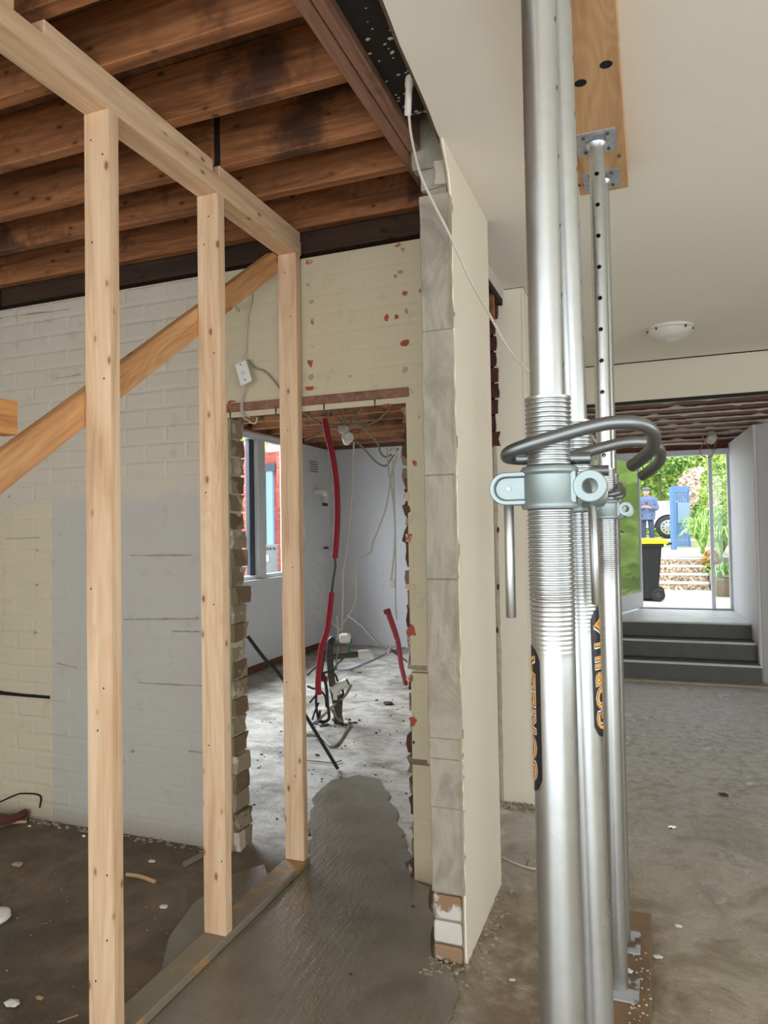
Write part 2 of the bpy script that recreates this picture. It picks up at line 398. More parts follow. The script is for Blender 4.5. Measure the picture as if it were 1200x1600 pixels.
def frustum_mesh(name, w_, h_, d, ins, wob=0.0):
    """a brick face standing proud: back outline at y=0, front at y=-d"""
    j = lambda: rnd(-wob, wob)
    lo = [(-w_/2,0,-h_/2),(w_/2,0,-h_/2),(w_/2,0,h_/2),(-w_/2,0,h_/2)]
    hi = [(-w_/2+ins+j(),-d+j()*.2,-h_/2+ins+j()),(w_/2-ins+j(),-d+j()*.2,-h_/2+ins+j()),(w_/2-ins+j(),-d,h_/2-ins+j()),(-w_/2+ins+j(),-d,h_/2-ins+j())]
    m = MB().hexa(lo, hi); return m.mesh(name)
def rough_block(name, sx, sy, sz, jit):
    """a knocked-about brick, corners and mid edges displaced"""
    bm = bmesh.new(); bmesh.ops.create_cube(bm, size=1)
    bmesh.ops.subdivide_edges(bm, edges=bm.edges[:], cuts=1, use_grid_fill=True)
    for v in bm.verts:
        v.co = Vector((v.co.x*sx+rnd(-jit, jit), v.co.y*sy+rnd(-jit, jit), v.co.z*sz+rnd(-jit, jit)*.5))
    me = bpy.data.meshes.new(name); bm.to_mesh(me); bm.free(); return me

# ================================================================== THE SETTING
YW = 2.785           # front face of the painted back wall
CZ = 2.745           # plaster ceiling
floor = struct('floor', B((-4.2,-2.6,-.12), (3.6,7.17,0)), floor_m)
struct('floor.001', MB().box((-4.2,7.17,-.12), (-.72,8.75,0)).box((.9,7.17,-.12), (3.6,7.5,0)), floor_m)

# --- painted brick wall with the doorway knocked out of it
wb = MB().box((-4.05,YW,0), (-1.825,2.895,2.672)); wb.box((-1.825,YW,2.045), (-.95,2.895,2.672))
g1, g2 = onY(655,1046,YW).z, onY(655,1191,YW).z
for a, b in ((0, g2-.012), (g2+.012, g1-.016), (g1+.016, 2.672)): wb.box((-.95,YW,a), (-.725,2.895,b))
wb.box((-.95,YW+.03,.02), (-.725,2.885,2.6))
wall_back = struct('wall_back', wb, wall_m)
CH = .0862; BW = .24
protos = {}
def wallbrick(kind, i, w_):
    k = (kind, i, round(w_, 2))
    if k not in protos:
        d, ins, wob = {'proud': (.0045,.009,.0035), 'soft': (.0009,.008,.003), 'rough': (.003,.010,.006)}[kind]
        protos[k] = frustum_mesh('brick', w_-.008, CH-.009, d, ins, wob)
    return protos[k]
skip_proud = lambda x, z: 'proud' if (z > 1.72 and x < -1.9) else ('rough' if x < -2.88 else 'soft')
nb = 0
for c in range(31):
    z = CH*(c+.5)
    if z > 2.66: break
    x = -3.25 + (0 if c % 2 else -BW/2)
    while x < -.74:
        x0, x1 = max(x, -3.24), min(x+BW, -.728)
        segs = []
        if z+CH/2 > 2.04: segs = [(x0, x1)]
        else:
            if x0 < -1.83: segs.append((x0, min(x1, -1.83)))
            if x1 > -.935: segs.append((max(x0, -.935), x1))
        for a, b in segs:
            if b-a < .05 or nb >= 285: continue
            if (abs(z-g1) < .05 or abs(z-g2) < .05) and a > -1: continue
            o = link('brick', wallbrick(skip_proud((a+b)/2, z), random.randrange(5), b-a), wall_m, wall_back, ((a+b)/2, YW, z)); nb += 1
        x += BW
# cuts chased across the wall, left part
def onwall(px, py, e=0.0): p = onY(px, py, YW-e); return p
for (a, b, h) in (((0,1082),(79,1089),.010),):
    p, q = onwall(*a), onwall(*b)
    part('chase', MB().prism([(p.x,p.z-h),(q.x,q.z-h*.8),(q.x,q.z+h*.7),((p.x+q.x)/2,(p.z+q.z)/2+h*.6),(p.x,p.z+h)], 1, YW-.009, YW), blackhole_m, wall_back)
def patch(cx, cy, rx, ry, mat=chip_m, name='paint_chip', n=11, e=.004):
    c = onwall(cx, cy); k = c.y*1.12/1100; pts = []
    for i in range(n):
        a = 2*PI*i/n; r = rnd(.55, 1.15); pts.append((c.x+math.cos(a)*rx*k*r, c.z+math.sin(a)*ry*k*r))
    return part(name, MB().prism(pts, 1, YW-e, YW-.001), mat, wall_back)
for q in ((484,410,9,5),(468,411,4,6),(488,502,4,6),(486,541,7,4),(485,568,5,7),(486,607,11,4),(478,624,6,4),(622,383,6,3),(629,391,4,5),
          (632,536,7,7),(604,497,4,6),(620,495,4,4),(633,459,4,5),(604,634,8,3),(655,650,2,8),(648,724,4,6),(636,776,6,8),(638,840,6,8),(642,917,9,7),
          (643,986,8,10),(642,1004,3,3),(640,1060,6,7),(645,1125,6,10),(362,629,10,4),(428,628,7,5),(640,612,6,5),(656,455,2,4)):
    patch(*q)
for q in ((481,445,3,3),(487,471,4,4),(626,425,5,3),(618,432,3,3),(635,487,3,5),(486,590,6,6),(548,588,3,2),(632,578,5,5),(56,716,5,2),(96,738,4,2),(15,776,5,3),(59,860,4,2),(58,914,4,2),(56,988,4,3),(208,1174,4,3),(370,482,2,6),(374,484,1,5)):
    patch(*q, mat=render_m, name='worn_patch')
# thin horizontal cracks and trowel lips
for (x0,y0,x1,y1) in ((90,591,128,585),(216,1066,322,1072),(296,1173,322,1176),(195,968,310,966),(270,986,322,987),(0,440,118,421),(0,497,110,483),(205,868,300,867),(10,842,62,840),(90,1036,120,1043)):
    p, q = onwall(x0,y0), onwall(x1,y1); n = 7; t = []
    for i in range(n+1): u = i/n; t.append((p.x+(q.x-p.x)*u, p.z+(q.z-p.z)*u+rnd(-.003,.003)+.0022))
    for i in range(n, -1, -1): u = i/n; t.append((p.x+(q.x-p.x)*u, p.z+(q.z-p.z)*u+rnd(-.003,.001)-.0022))
    part('crack', MB().prism(t, 1, YW-.0052, YW), render_m, wall_back)
# ragged hole and cable end low at the left
part('crack', MB().tube([onwall(0,1253,.01), onwall(20,1244,.012), onwall(34,1240,.012), onwall(62,1243,.012), onwall(62,1262,.01)], .004, 6), blackhole_m, wall_back)

# --- exposed left jamb, one brick per course
prots = [rough_block('brick', .125, .118, .078, .007) for _ in range(6)]
for c in range(24):
    z = CH*(c+.5)
    if z > 2.03: break
    dark = c % 2
    off = rnd(-.007, .007) + (.014 if c in (13, 7, 4) else 0) + (.025 if c < 2 else 0)
    o = link('brick', random.choice(prots).copy(), (brick_dark if dark else brick_dirty), wall_back, (-1.8785+off, 2.852+(.004 if dark else 0), z))
    o['label'] = 'dark broken brick end in the doorway jamb' if dark else 'mortar smeared pale brick in the doorway jamb'
jm = MB()
for c in range(24): jm.box((-1.93,2.80,CH*c-.006+.0), (-1.828+rnd(-.006,.004),2.885,CH*c+.006))
part('mortar', jm, mortar_m, wall_back, kind='stuff')
# --- ragged right jamb
prots = [rough_block('brick', .075, .112, .07, .007) for _ in range(7)]
for c in range(24):
    z = CH*(c+.5)
    if z > 2.03: break
    link('brick', random.choice(prots).copy(), (brick_dark if c % 3 else brick_brown), wall_back, (-.920+rnd(-.010,.010)-.013, 2.862, z))
jm = MB()
for c in range(60): jm.ico((-.952+rnd(-.006,.01), rnd(2.80,2.88), rnd(.02,2.03)), rnd(.012,.026), (1,1,1.6), .3)
part('mortar', jm, plain('brown_crumbly_mortar', srgb(92,74,54), .95, 0, .3, 30, .6), wall_back, kind='stuff')
# lintel over the opening
part('lintel', B((-1.86,2.775,2.012), (-.935,2.835,2.052)), beam_m, wall_back, .003, label='red brown timber lintel edge')
part('lintel', B((-1.86,2.84,2.005), (-.935,2.895,2.045)), redwood_m, wall_back, .003)
part('lintel_flashing', B((-1.62,2.833,2.0), (-.96,2.842,2.03)), galv_m, wall_back)

# --- nib wall left standing beside the doorway
NX0, NX1, NY0, NY1 = -.727, -.6185, 2.312, 2.888
wc = MB().box((NX0+.004,NY0+.012,0), (NX1,NY1,2.60)); wc.box((NX0+.03,NY0+.012,2.60), (NX1-.012,NY1,2.87))
wall_nib = struct('wall_center', wc, render_m)
def ragged(z0, z1, n, x0, x1, jx=.003):
    L = [(x0+rnd(-jx,jx), z0+(z1-z0)*i/n) for i in range(n+1)]; R_ = [(x1+rnd(-jx,jx), z0+(z1-z0)*i/n) for i in range(n+1)]
    return L+R_[::-1]
def zpx(py, Y=NY0): return onY(690, py, Y).z
# smeared render blocks up the end of the wall
segs = [(1395,1262,.0,''),(1262,1186,.002,''),(1186,1154,.001,''),(1154,905,.003,''),(905,742,.001,''),(742,515,.003,''),(515,300,0,'')]
for a, b, e, _ in segs:
    z0, z1 = zpx(a)+.0, zpx(b)-.0006
    part('render_block', MB().prism(ragged(z0, z1, 9, NX0, NX1+.006, .0022), 1, NY0-e, NY0+.02), render_m, wall_nib, .003)
zt = zpx(292)
part('render_block', MB().prism([(NX0+.006,zt),(NX1-.035,zt+.004),(NX1-.04,2.705),(NX0+.006,2.705)], 1, NY0+.002, NY0+.03), render_m, wall_nib, .003)
part('render_block', MB().prism([(-.752,2.71),(NX1-.010,2.705),(NX1-.020,2.80),(NX1-.030,2.90),(-.748,2.90),(-.758,2.80)], 1, NY0+.0, NY0+.05), render_m, wall_nib, .005)
p = onY(690,290,NY0); q = onY(678,254,NY0)
part('brick', MB().prism([(q.x,p.z+.004),(p.x+.022,p.z),(p.x+.012,q.z+.0),(q.x,q.z+.002),(q.x+.006,(p.z+q.z)/2)], 1, NY0-.012, NY0+.02), mortar_m, wall_nib, .004, label='pale broken brick stub')
# three bare courses at the foot
for (a, b, mt, lb) in ((1437,1397,brick_paint,'half painted orange brown brick'),(1474,1438,cornice_m,'white painted brick'),(1509,1475,brick_paint,'chipped brown brick at the foot')):
    z0, z1 = max(.0, zpx(a)+.003), zpx(b)-.003
    o = part('brick', B((NX0+.004,NY0-.004,z0), (NX1-.006,NY0+.05,z1)), mt, wall_nib, .006, label=lb)
# plastered right face, ragged front edge
n = 34; pts = []
for i in range(n+1):
    z = CZ*i/n; y = NY0+.004+rnd(-.003,.003)
    if z > 2.60: y -= .10*((z-2.60)/.145)**1.5
    pts.append((y, z))
pts += [(NY1+.002, CZ), (NY1+.002, 0)]
part('plaster_skin', MB().prism(pts, 0, NX1+.001, -.611), cream_m, wall_nib, label='cream painted plaster skin')
part('plaster_skin', MB().prism([(y_-.006-rnd(0,.005), z_) for y_, z_ in pts[:-2]]+[(NY1, CZ), (NY1, 0)], 0, NX1-.002, NX1+.0009), plain('backing_plaster', srgb(176,156,126), .85, 0, .2, 20, .3), wall_nib, label='brown backing plaster')

# --- wall at the far side of the gap, then the long left wall of the hall
WY = 3.765
wl = MB().box((-.722,WY+.012,0), (-.612,8.9,CZ)); wl.box((-.775,WY,0), (-.612,WY+.03,CZ-.002)); wl.box((-.86,WY+.05,0), (-.722,WY+.16,CZ))
wall_hall = struct('wall_left', wl, cream_m)
for c in range(32):
    z = CH*(c+.5)
    if z < 1.93 or z > 2.67: continue
    link('brick', rough_block('brick', .09, .10, .076, .007), brick_brown, wall_hall, (-.805+rnd(-.012,.016), WY+.035, z))
for (px_, py_) in ((778,828),(778,917),(777,985)):
    p = onY(px_, py_, WY-.004); part('plug_hole', MB().ico((p.x,p.y+.004,p.z), .014, (.6,.5,1.4), .2), brick_brown, wall_hall)
part('corner_bead', B((-.619,WY-.004,.0), (-.606,WY+.006,CZ-.01)), cream_m, wall_hall)
part('ragged_edge', MB().prism(ragged(0, 1.93, 26, -.79, -.772, .003), 1, WY-.001, WY+.04), plain('grey_mortar_edge', srgb(206,196,174), .9, 0, .25, 24, .5), wall_hall)
a = onY(786,447,WY-.03)
tr = MB().prism([(-.735,CZ),(-.712,CZ),(-.714,CZ-.025),(-.720,CZ-.05),(-.728,CZ-.06),(-.735,CZ-.03)], 1, 2.91, WY-.012)
struct('trim_1', tr, cornice_m)

# --- plaster ceiling of the hall
pts = []
for i in range(60):
    y = -2.6 + (2.33+2.6)*i/59; x = -.582-.034*max(0,min(1,(y-1.5)/.75))+rnd(-.003,.003)+(.003*math.sin(y*9) if y < 2 else -.004); pts.append((x, y))
pts += [(-.624,2.36),(-.624,2.895),(-.722,2.895),(-.722,3.76),(-.61,3.762),(-.61,5.86),(3.6,5.86),(3.6,-2.6)]
ceil = struct('ceiling', MB().prism(pts, 2, CZ, CZ+.013), ceil_m)
part('ceiling_core', MB().prism([(x+(.008 if i < 60 else 0)*(-1)-.006, y) for i, (x, y) in enumerate(pts[:60])]+pts[60:], 2, CZ+.0135, CZ+.03), plain('torn_board_edge', srgb(120,100,78), .9, 0, .3, 40, .4), ceil)
bh = struct('wall_front', B((-.612,5.85,2.44), (3.6,5.97,CZ-.004)), bulk_m, .002)     # bulkhead
part('shadow_gap', B((-.612,5.842,CZ-.007), (3.6,5.849,CZ-.001)), blackhole_m, bh)
part('shadow_gap', B((-.60,5.86,2.432), (3.6,5.98,2.4395)), dark_m, bh)

# --- stripped ceiling of the far hall: joists with plaster keys along them
cf = struct('ceiling.001', B((-.7,5.98,2.60), (3.6,9.0,2.63)), redwood_m)
yy = 6.03; k = 0
while yy < 8.75:
    h = 2.44 if k < 7 else 2.42
    part('joist', B((-.7,yy,h), (2.4,yy+.20,2.6)), redwood_m, cf, .003)
    m = MB(); x = -.65
    pr = None
    top = []; bot = []
    while x < 1.5:
        t = rnd(.004,.012) + (.018 if random.random() < .1 else 0); top.append((x, h+t)); bot.append((x, h-rnd(.002,.006)-(.01 if random.random() < .08 else 0))); x += rnd(.03,.09)
    part('plaster_key', MB().prism(top+bot[::-1], 1, yy-.012, yy-.0005), cornice_m, cf)
    yy += .37; k += 1
for (a_, b_) in (((990,698),(1105,692)),((1100,693),(1118,676))):
    p, q = at(*a_, 7.6), at(*b_, 7.6); part('batten', MB().tube([p, (p+q)/2+Vector((0,0,.01)), q], .014, 6), cornice_m, cf)
part('plaster_lump', MB().ico(at(1112,684,7.4), .07, (.7,.7,1), .35, 2), plasterchip_m, cf)
for (pl) in ([(1100,690),(1094,705),(1100,714),(1112,712),(1119,690)],[(1105,682),(1125,675),(1136,678),(1140,670)],[(1194,632),(1190,648),(1196,662),(1204,668)],[(1190,640),(1198,655),(1201,650)],[(1097,680),(1108,700),(1120,702)]):
    part('loose_wire', MB().tube([at(x_, y_, 7.3) for x_, y_ in pl], .005, 6), greycable_m, cf)

# --- far hall: right wall, steps, landing, door
wr = MB().prism([(.905,7.34),(3.6,7.34),(3.6,7.46),(1.02,7.46),(.96,9.0),(.84,9.0)], 2, 0, 2.385)
wall_right = struct('wall_right', wr, white_m)
part('corner_trim', B((.900,7.330,.0), (.914,7.344,2.38)), cornice_m, wall_right)
part('face_lining', B((.93,7.325,.0), (3.6,7.339,2.38)), greyw_m, wall_right)
st = thing('entry_steps', 'three dark clad interior steps with thin pale nosings below the open glass door', 'steps', (.1,7.17,0))
part('body', MB().prism([(-.610,7.17),(.90,7.17),(.90,7.34),(.838,8.86),(-.610,8.86)], 2, 0, .165).prism([(-.610,7.46),(.893,7.46),(.838,8.86),(-.610,8.86)], 2, .165, .325).prism([(-.610,7.75),(.884,7.75),(.838,8.86),(-.610,8.86)], 2, .325, .468), slate_m, st)
for (y_, z_) in ((7.17,.165),(7.46,.325)):
    part('tread', B((-.610,y_-.004,z_), (.886,y_+.294,z_+.008)), slate_m, st)
    part('nosing', B((-.610,y_-.010,z_-.006), (.898 if y_ < 7.3 else .892,y_+.012,z_+.012)), nose_m, st)
part('landing', MB().prism([(-.610,7.742),(.884,7.742),(.838,8.87),(-.610,8.87)], 2, .468, .485), m_plaster('scuffed_pale_landing', srgb(214,212,214), srgb(176,172,170), .6, .4, 5), st)
part('riser', B((-.60,7.163,.0), (.895,7.169,.155)), slate_m, st); part('riser', B((-.60,7.452,.174), (.89,7.458,.315)), slate_m, st); part('riser', B((-.60,7.735,.334), (.885,7.74,.466)), slate_m, st)
part('kick_board', B((-.5,7.06,0), (.95,7.158,.018)), plain('floor_edge_strip', srgb(176,164,148), .7, 0, .2, 9, .3), st)

DY = 8.93
def dx(px_, py_=830): return onY(px_, py_, DY).x
z_h = onY(1050,711,DY).z; z_s = .487
dr = struct('door_1', B((-.612,DY-.05,z_h-.02), (dx(1148),DY+.05,z_h+.045)), alu_m, .003)
part('frame_post', B((dx(1109),DY-.04,z_s), (dx(1115),DY+.04,z_h)), alu_m, dr, .003)
part('frame_post', B((dx(1138),DY-.04,z_s), (dx(1146),DY+.05,z_h)), alu_m, dr, .003)
part('sill', B((-.612,DY-.05,.30), (dx(1146),DY+.06,z_s+.012)), plain('dull_alloy_sill', srgb(150,150,150), .4, .6), dr, .002)
part('pane', B((dx(1115),DY-.004,z_s+.014), (dx(1138),DY+.004,z_h-.02)), glass_m, dr)
struct('wall_front.001', B((-.612,DY-.03,z_h+.05), (.98,DY+.1,2.6)), redwood_m)
# open leaf, hinged at the left of the opening and swung inwards
hx, hy = dx(1000), DY-.05; ex, ey = -.405, 8.0
lv = MB(); dv = Vector((ex-hx, ey-hy, 0)); nv = Vector((-dv.y, dv.x, 0)).normalized()*.018
def leafbox(a0, a1, z0, z1, t=1.0):
    A = Vector((hx,hy,0))+dv*a0; C = Vector((hx,hy,0))+dv*a1; q = nv*t
    return MB().hexa([tuple((A+q).xy)+(z0,), tuple((C+q).xy)+(z0,), tuple((C-q).xy)+(z0,), tuple((A-q).xy)+(z0,)],
                     [tuple((A+q).xy)+(z1,), tuple((C+q).xy)+(z1,), tuple((C-q).xy)+(z1,), tuple((A-q).xy)+(z1,)])
dl = thing('glass_door_leaf', 'open glass entrance door leaf mirroring the green garden, swung in beside the doorway', 'door', (hx, hy, z_s+.012))
dl['category'] = 'door'
part('pane', leafbox(.03, .97, z_s+.20, z_h-.09, .3), leafglass_m, dl)
part('stile', leafbox(0, .03, z_s+.02, z_h-.03), alu_m, dl); part('stile', leafbox(.97, 1, z_s+.02, z_h-.03), alu_m, dl)
part('bottom_rail', leafbox(.03, .97, z_s+.02, z_s+.20, .9), alu_m, dl); part('top_rail', leafbox(.03, .97, z_h-.09, z_h-.03, .9), alu_m, dl)
A = Vector((hx,hy,0))+dv*.90
hd = part('lock_plate', MB().box((A.x+.012,A.y-.03,1.28), (A.x+.03,A.y+.03,1.50)), dkpipe_m, dl)
part('handle', MB().tube([(A.x+.03,A.y,1.40),(A.x+.07,A.y,1.40),(A.x+.085,A.y+.10,1.395)], .009, 8), dkpipe_m, hd, smooth=True)

# --- kitchen shell beyond the doorway
KX, KY = -3.92, 8.35
kl = MB().box((KX-.14,2.9,0), (KX,4.0,2.66)).box((KX-.14,7.28,0), (KX,KY+.1,2.66)).box((KX-.14,4.0,0), (KX,7.28,.965)).box((KX-.14,4.0,2.50), (KX,7.28,2.66))
wk = struct('wall_left.001', kl, white_m)
kb = struct('wall_back.001', B((KX-.14,KY,0), (-.722,KY+.12,2.66)), white_m)
m = MB()
for c in range(29):
    x = KX+.02+(.12 if c % 2 else 0)
    while x < -2.2:
        m.box((x+.004,KY-.0035,c*CH+.006), (x+.232,KY+.002,c*CH+CH-.004)); x += .24
part('brickwork', m, white_m, kb, kind='stuff', label='white painted brickwork')
m = MB()
for c in range(29):
    y = 7.34+(.12 if c % 2 else 0)
    while y < 8.2:
        m.box((KX-.002,y+.004,c*CH+.006), (KX+.0035,min(y+.232,8.34),c*CH+CH-.004)); y += .24
part('brickwork', m, white_m, wk, kind='stuff', label='white painted brickwork')
struct('baseboard_left', B((KX,2.95,0), (KX+.018,KY-.01,.075)), redwood_m, .002)
# vent, tap elbow
vp = onX(490, 729, KX+.01)
vt = thing('wall_vent', 'small slotted white air vent high on the kitchen wall', 'vent', (KX+.006, vp.y, vp.z-.09))
part('frame', MB().box((KX+.004,vp.y-.14,vp.z-.09), (KX+.010,vp.y+.14,vp.z+.09)), white_m, vt)
for i in range(5): part('slot', MB().box((KX+.010,vp.y-.11,vp.z-.066+i*.03), (KX+.014,vp.y+.11,vp.z-.056+i*.03)), dkpipe_m, vt)
e = onX(494, 772, KX)
el = thing('white_pipe_elbow', 'white plastic pipe elbow with dark opening sticking out of the kitchen wall', 'pipe', (KX, e.y, e.z))
part('pipe', MB().tube([(KX+.002,e.y-.05,e.z+.03),(KX+.10,e.y-.05,e.z+.03),(KX+.13,e.y-.02,e.z+.0),(KX+.13,e.y,e.z-.07)], .038, 12), whitep_m, el, smooth=True)
part('socket', MB().tube([(KX+.13,e.y,e.z-.05),(KX+.135,e.y-.03,e.z-.13)], .052, 12, False), whitep_m, el, smooth=True)
part('dark_mouth', MB().tube([(KX+.135,e.y-.03,e.z-.128),(KX+.137,e.y-.035,e.z-.14)], .04, 12, False), dkframe_m, el)

# --- kitchen window
w1 = struct('window_1', MB().box((KX-.10,4.0,.965), (KX-.02,7.28,1.005)).box((KX-.10,4.0,2.455), (KX-.02,7.28,2.50)), alu_m, .003)
ym = onX(404, 800, KX-.04).y
part('frame_post', B((KX-.11,ym-.05,1.005), (KX-.01,ym+.10,2.455)), alu_m, w1, .003, label='wide white mullion')
part('frame_post', B((KX-.09,7.20,1.005), (KX-.03,7.28,2.455)), alu_m, w1, .003); part('frame_post', B((KX-.09,4.0,1.005), (KX-.03,4.05,2.455)), alu_m, w1, .003)
part('sash_post', B((KX-.10,ym-.16,1.005), (KX-.05,ym-.06,2.455)), dkframe_m, w1, .003, label='dark sash post')
part('pane', B((KX-.066,4.05,1.005), (KX-.060,ym-.16,2.455)), glass_m, w1); part('pane', B((KX-.066,ym+.10,1.005), (KX-.060,7.20,2.455)), glass_m, w1)
struct('trim_2', B((KX-.005,3.98,.93), (KX+.03,7.3,.965)), alu_m, .003)

# --- upper floor structure: boards, joists, double bearer
JZ = 2.79
up_ = struct('ceiling.002', B((-4.05,-2.6,2.975), (-.80,2.9,3.0)), board_m)
def jline(px_, py_): return onZ(px_, py_, JZ).y
jy = [jline(75,31), jline(300,80), jline(300,194), jline(333,272), jline(411,315), jline(468,364)]
k = .30
jl = [jy[0]-k*5, jy[0]-k*4, jy[0]-k*3, jy[0]-k*2, jy[0]-k] + jy
for i, y1 in enumerate(jl):
    if i == len(jl)-3:     # lapped pair with a black gap between
        gx = onY(338,240,y1-.045).x
        part('joist', B((-4.0,y1-.047,JZ), (gx-.014,y1,2.972)), joist_m, up_, .003); part('joist', B((gx+.014,y1-.045,JZ-.006), (-.806,y1+.002,2.972)), joist_m, up_, .003)
        part('joist_gap', B((gx-.014,y1-.036,JZ+.004), (gx+.014,y1-.005,2.97)), dark_m, up_)
    else:
        part('joist', B((-4.0,y1-.046,JZ), (-.806,y1,2.972)), joist_m, up_, .003)
part('joist', B((-4.0,2.80,2.70), (-.73,2.86,2.972)), wood('void_shade_joist', srgb(74,50,34), srgb(56,38,27), srgb(30,20,15), 0, .9), up_, label='end joist coloured dark to stand for the shaded void over the wall')  # dark timber colour paints in the shade of the void above the wall
m = MB()
for i in range(len(jl)-1): pass
for x0 in (-4.0,-3.1,-2.2,-1.3):
    pass
part('bearer', B((-.802,-2.6,2.77), (-.7605,2.62,2.972)), beam_m, up_, .003, label='purple brown bearer'); part('bearer', B((-.7565,-2.6,2.768), (-.716,2.30,2.972)), beam_m, up_, .003, label='purple brown bearer')
cav = struct('ceiling.003', B((-.80,-2.6,3.0), (3.6,2.9,3.02)), dark_m)
part('underlay', B((-.7155,-2.6,2.80), (-.60,2.16,2.815)), dark_m, cav)
part('underlay', B((-.7155,2.16,2.93), (-.60,2.36,2.945)), dark_m, cav)
part('back_board', B((-.598,-2.6,2.777), (-.575,2.3,2.93)), dark_m, cav)
m = MB()
for i in range(75):
    y = rnd(1.2,2.28); m.ico((rnd(-.71,-.62), min(y, 2.14), 2.799), rnd(.0015,.0055), (1.6,1,.7), .4, 0)
part('debris_flecks', m, plaster_f := plain('debris_fleck', srgb(190,168,140), .9, 0, .3, 50, .2), cav, kind='stuff')

# --- kitchen ceiling joists
kc = struct('ceiling.004', B((-4.05,2.9,2.66), (-.722,8.47,2.70)), dark_m)
yy = 3.15
while yy < 8.3:
    part('joist', B((-4.0,yy,2.535), (-.73,yy+.045,2.66)), joist_m, kc, .002); yy += .40
part('wall_plate', B((KX,2.95,2.52), (KX+.05,8.34,2.56)), redwood_m, kc); part('wall_plate', B((KX,8.28,2.52), (-.73,8.34,2.56)), redwood_m, kc)

# --- outer shell beyond the frame (left room side, right side)
struct('wall_left.002', B((-3.37,-2.6,0), (-3.25,2.785,2.97)), wall_m)
struct('wall_right.001', MB().box((3.6,-2.6,0), (3.72,7.4,.9)).box((3.6,-2.6,2.2), (3.72,7.4,2.76)).box((3.6,2.6,.9), (3.72,7.4,2.2)), cream_m)
struct('ceiling.005', B((-4.4,-2.6,3.03), (3.8,9.1,3.08)), dark_m)

# ================================================================== STUD FRAME
SX0, SX1 = -1.52, -1.43
fr = thing('stud_frame', 'new pale pine stud wall frame with diagonal brace, in front of the painted brick wall', 'wall frame', (-1.475, 1.6, 0))
def stud(y0, parent=fr, z0=.04):
    o = part('stud', B((SX0,y0,z0), (SX1,y0+.043,2.682)), pine[2], parent, .0025, seg=2); return o
S1, S2, S3 = 1.588, 2.135, 2.728
for y in (S3, S2, S1, 1.045, .50): stud(y)
def nailheads(y, face_front, n):
    m = MB()
    for i in range(n):
        z = .15+i*(2.4/n)+rnd(-.08,.08)
        x = rnd(SX0+.015, SX1-.015)
        m.lathe([(.0022,-.0005),(.0022,.0006)], (0,0,0), 6)
    return m
part('top_plate', B((SX0,.0,2.682), (SX1,2.783,2.747)), pine[1], fr, .0025, seg=2)
part('top_packer', B((SX0+.002,1.362,2.748), (SX1-.002,2.112,2.789)), pine[1], fr, .0025); part('top_packer', B((SX0+.002,2.152,2.748), (SX1-.002,2.780,2.789)), pine[1], fr, .0025)
part('top_packer', B((SX0+.002,.1,2.748), (SX1-.002,1.272,2.789)), pine[1], fr, .0025)
part('bottom_plate', B((SX0-.004,.0,0), (SX1+.004,2.783,.040)), slime_wood, fr, .004, label='bottom plate smeared with wet cement')
bt = [(1.311,1.563),(2.724,2.600)]; sl = (bt[1][1]-bt[0][1])/(bt[1][0]-bt[0][0])
y0b, y1b = -.80, 2.727
L0 = lambda y: 1.563+(y-1.311)*sl
hh = .100
th = math.atan(sl); ct, sn = math.cos(th), math.sin(th)
def rot(y, z): y -= 1.311; z -= 1.563; return (y*ct+z*sn, -y*sn+z*ct)
bpts = [rot(*q) for q in [(y0b+.05,L0(y0b+.05)),(y1b,L0(y1b)),(y1b,2.681),(2.69,2.681),(y0b,L0(y0b)+hh)]]
br = link('brace', MB().prism(bpts, 0, -.0355, 0).mesh('brace', bevel=.002), wood('brace_timber', *ORG, 1, ring=1.3, knots=True), fr, (SX0-.0005-fr.location.x, 1.311-fr.location.y, 1.563))
br.rotation_euler = (th, 0, 0); br['label'] = 'orange grained diagonal brace'
part('noggin', B((-1.52,.543,1.705), (-1.472,1.315,1.79)), wood('noggin_timber', srgb(226,170,104), srgb(206,142,78), srgb(140,84,40), 1, ring=1.6), fr, .002, label='orange grained noggin end')
# bent nails and nail heads on the studs
for (ys, lst) in ((S1, [(.2,1),(.32,0),(.9,1),(1.02,0),(1.3,1),(1.9,0),(2.3,1),(2.55,0),(2.6,1),(.5,0)]), (S2, [(.3,0),(.7,1),(1.2,0),(1.6,1),(2.1,0),(2.5,1),(2.6,0)]), (S3, [(.4,0),(.8,1),(1.3,0),(1.9,1),(2.4,0),(2.6,1)])):
    for z, s in lst:
        x = rnd(SX0+.012, SX0+.04) if s else rnd(SX1-.04, SX1-.012)
        part('nail_hole', MB().prism([(x+.0026*math.cos(a), z+.0032*math.sin(a)) for a in [i*PI/3 for i in range(6)]], 1, ys-.0008, ys+.001), blackhole_m, fr)

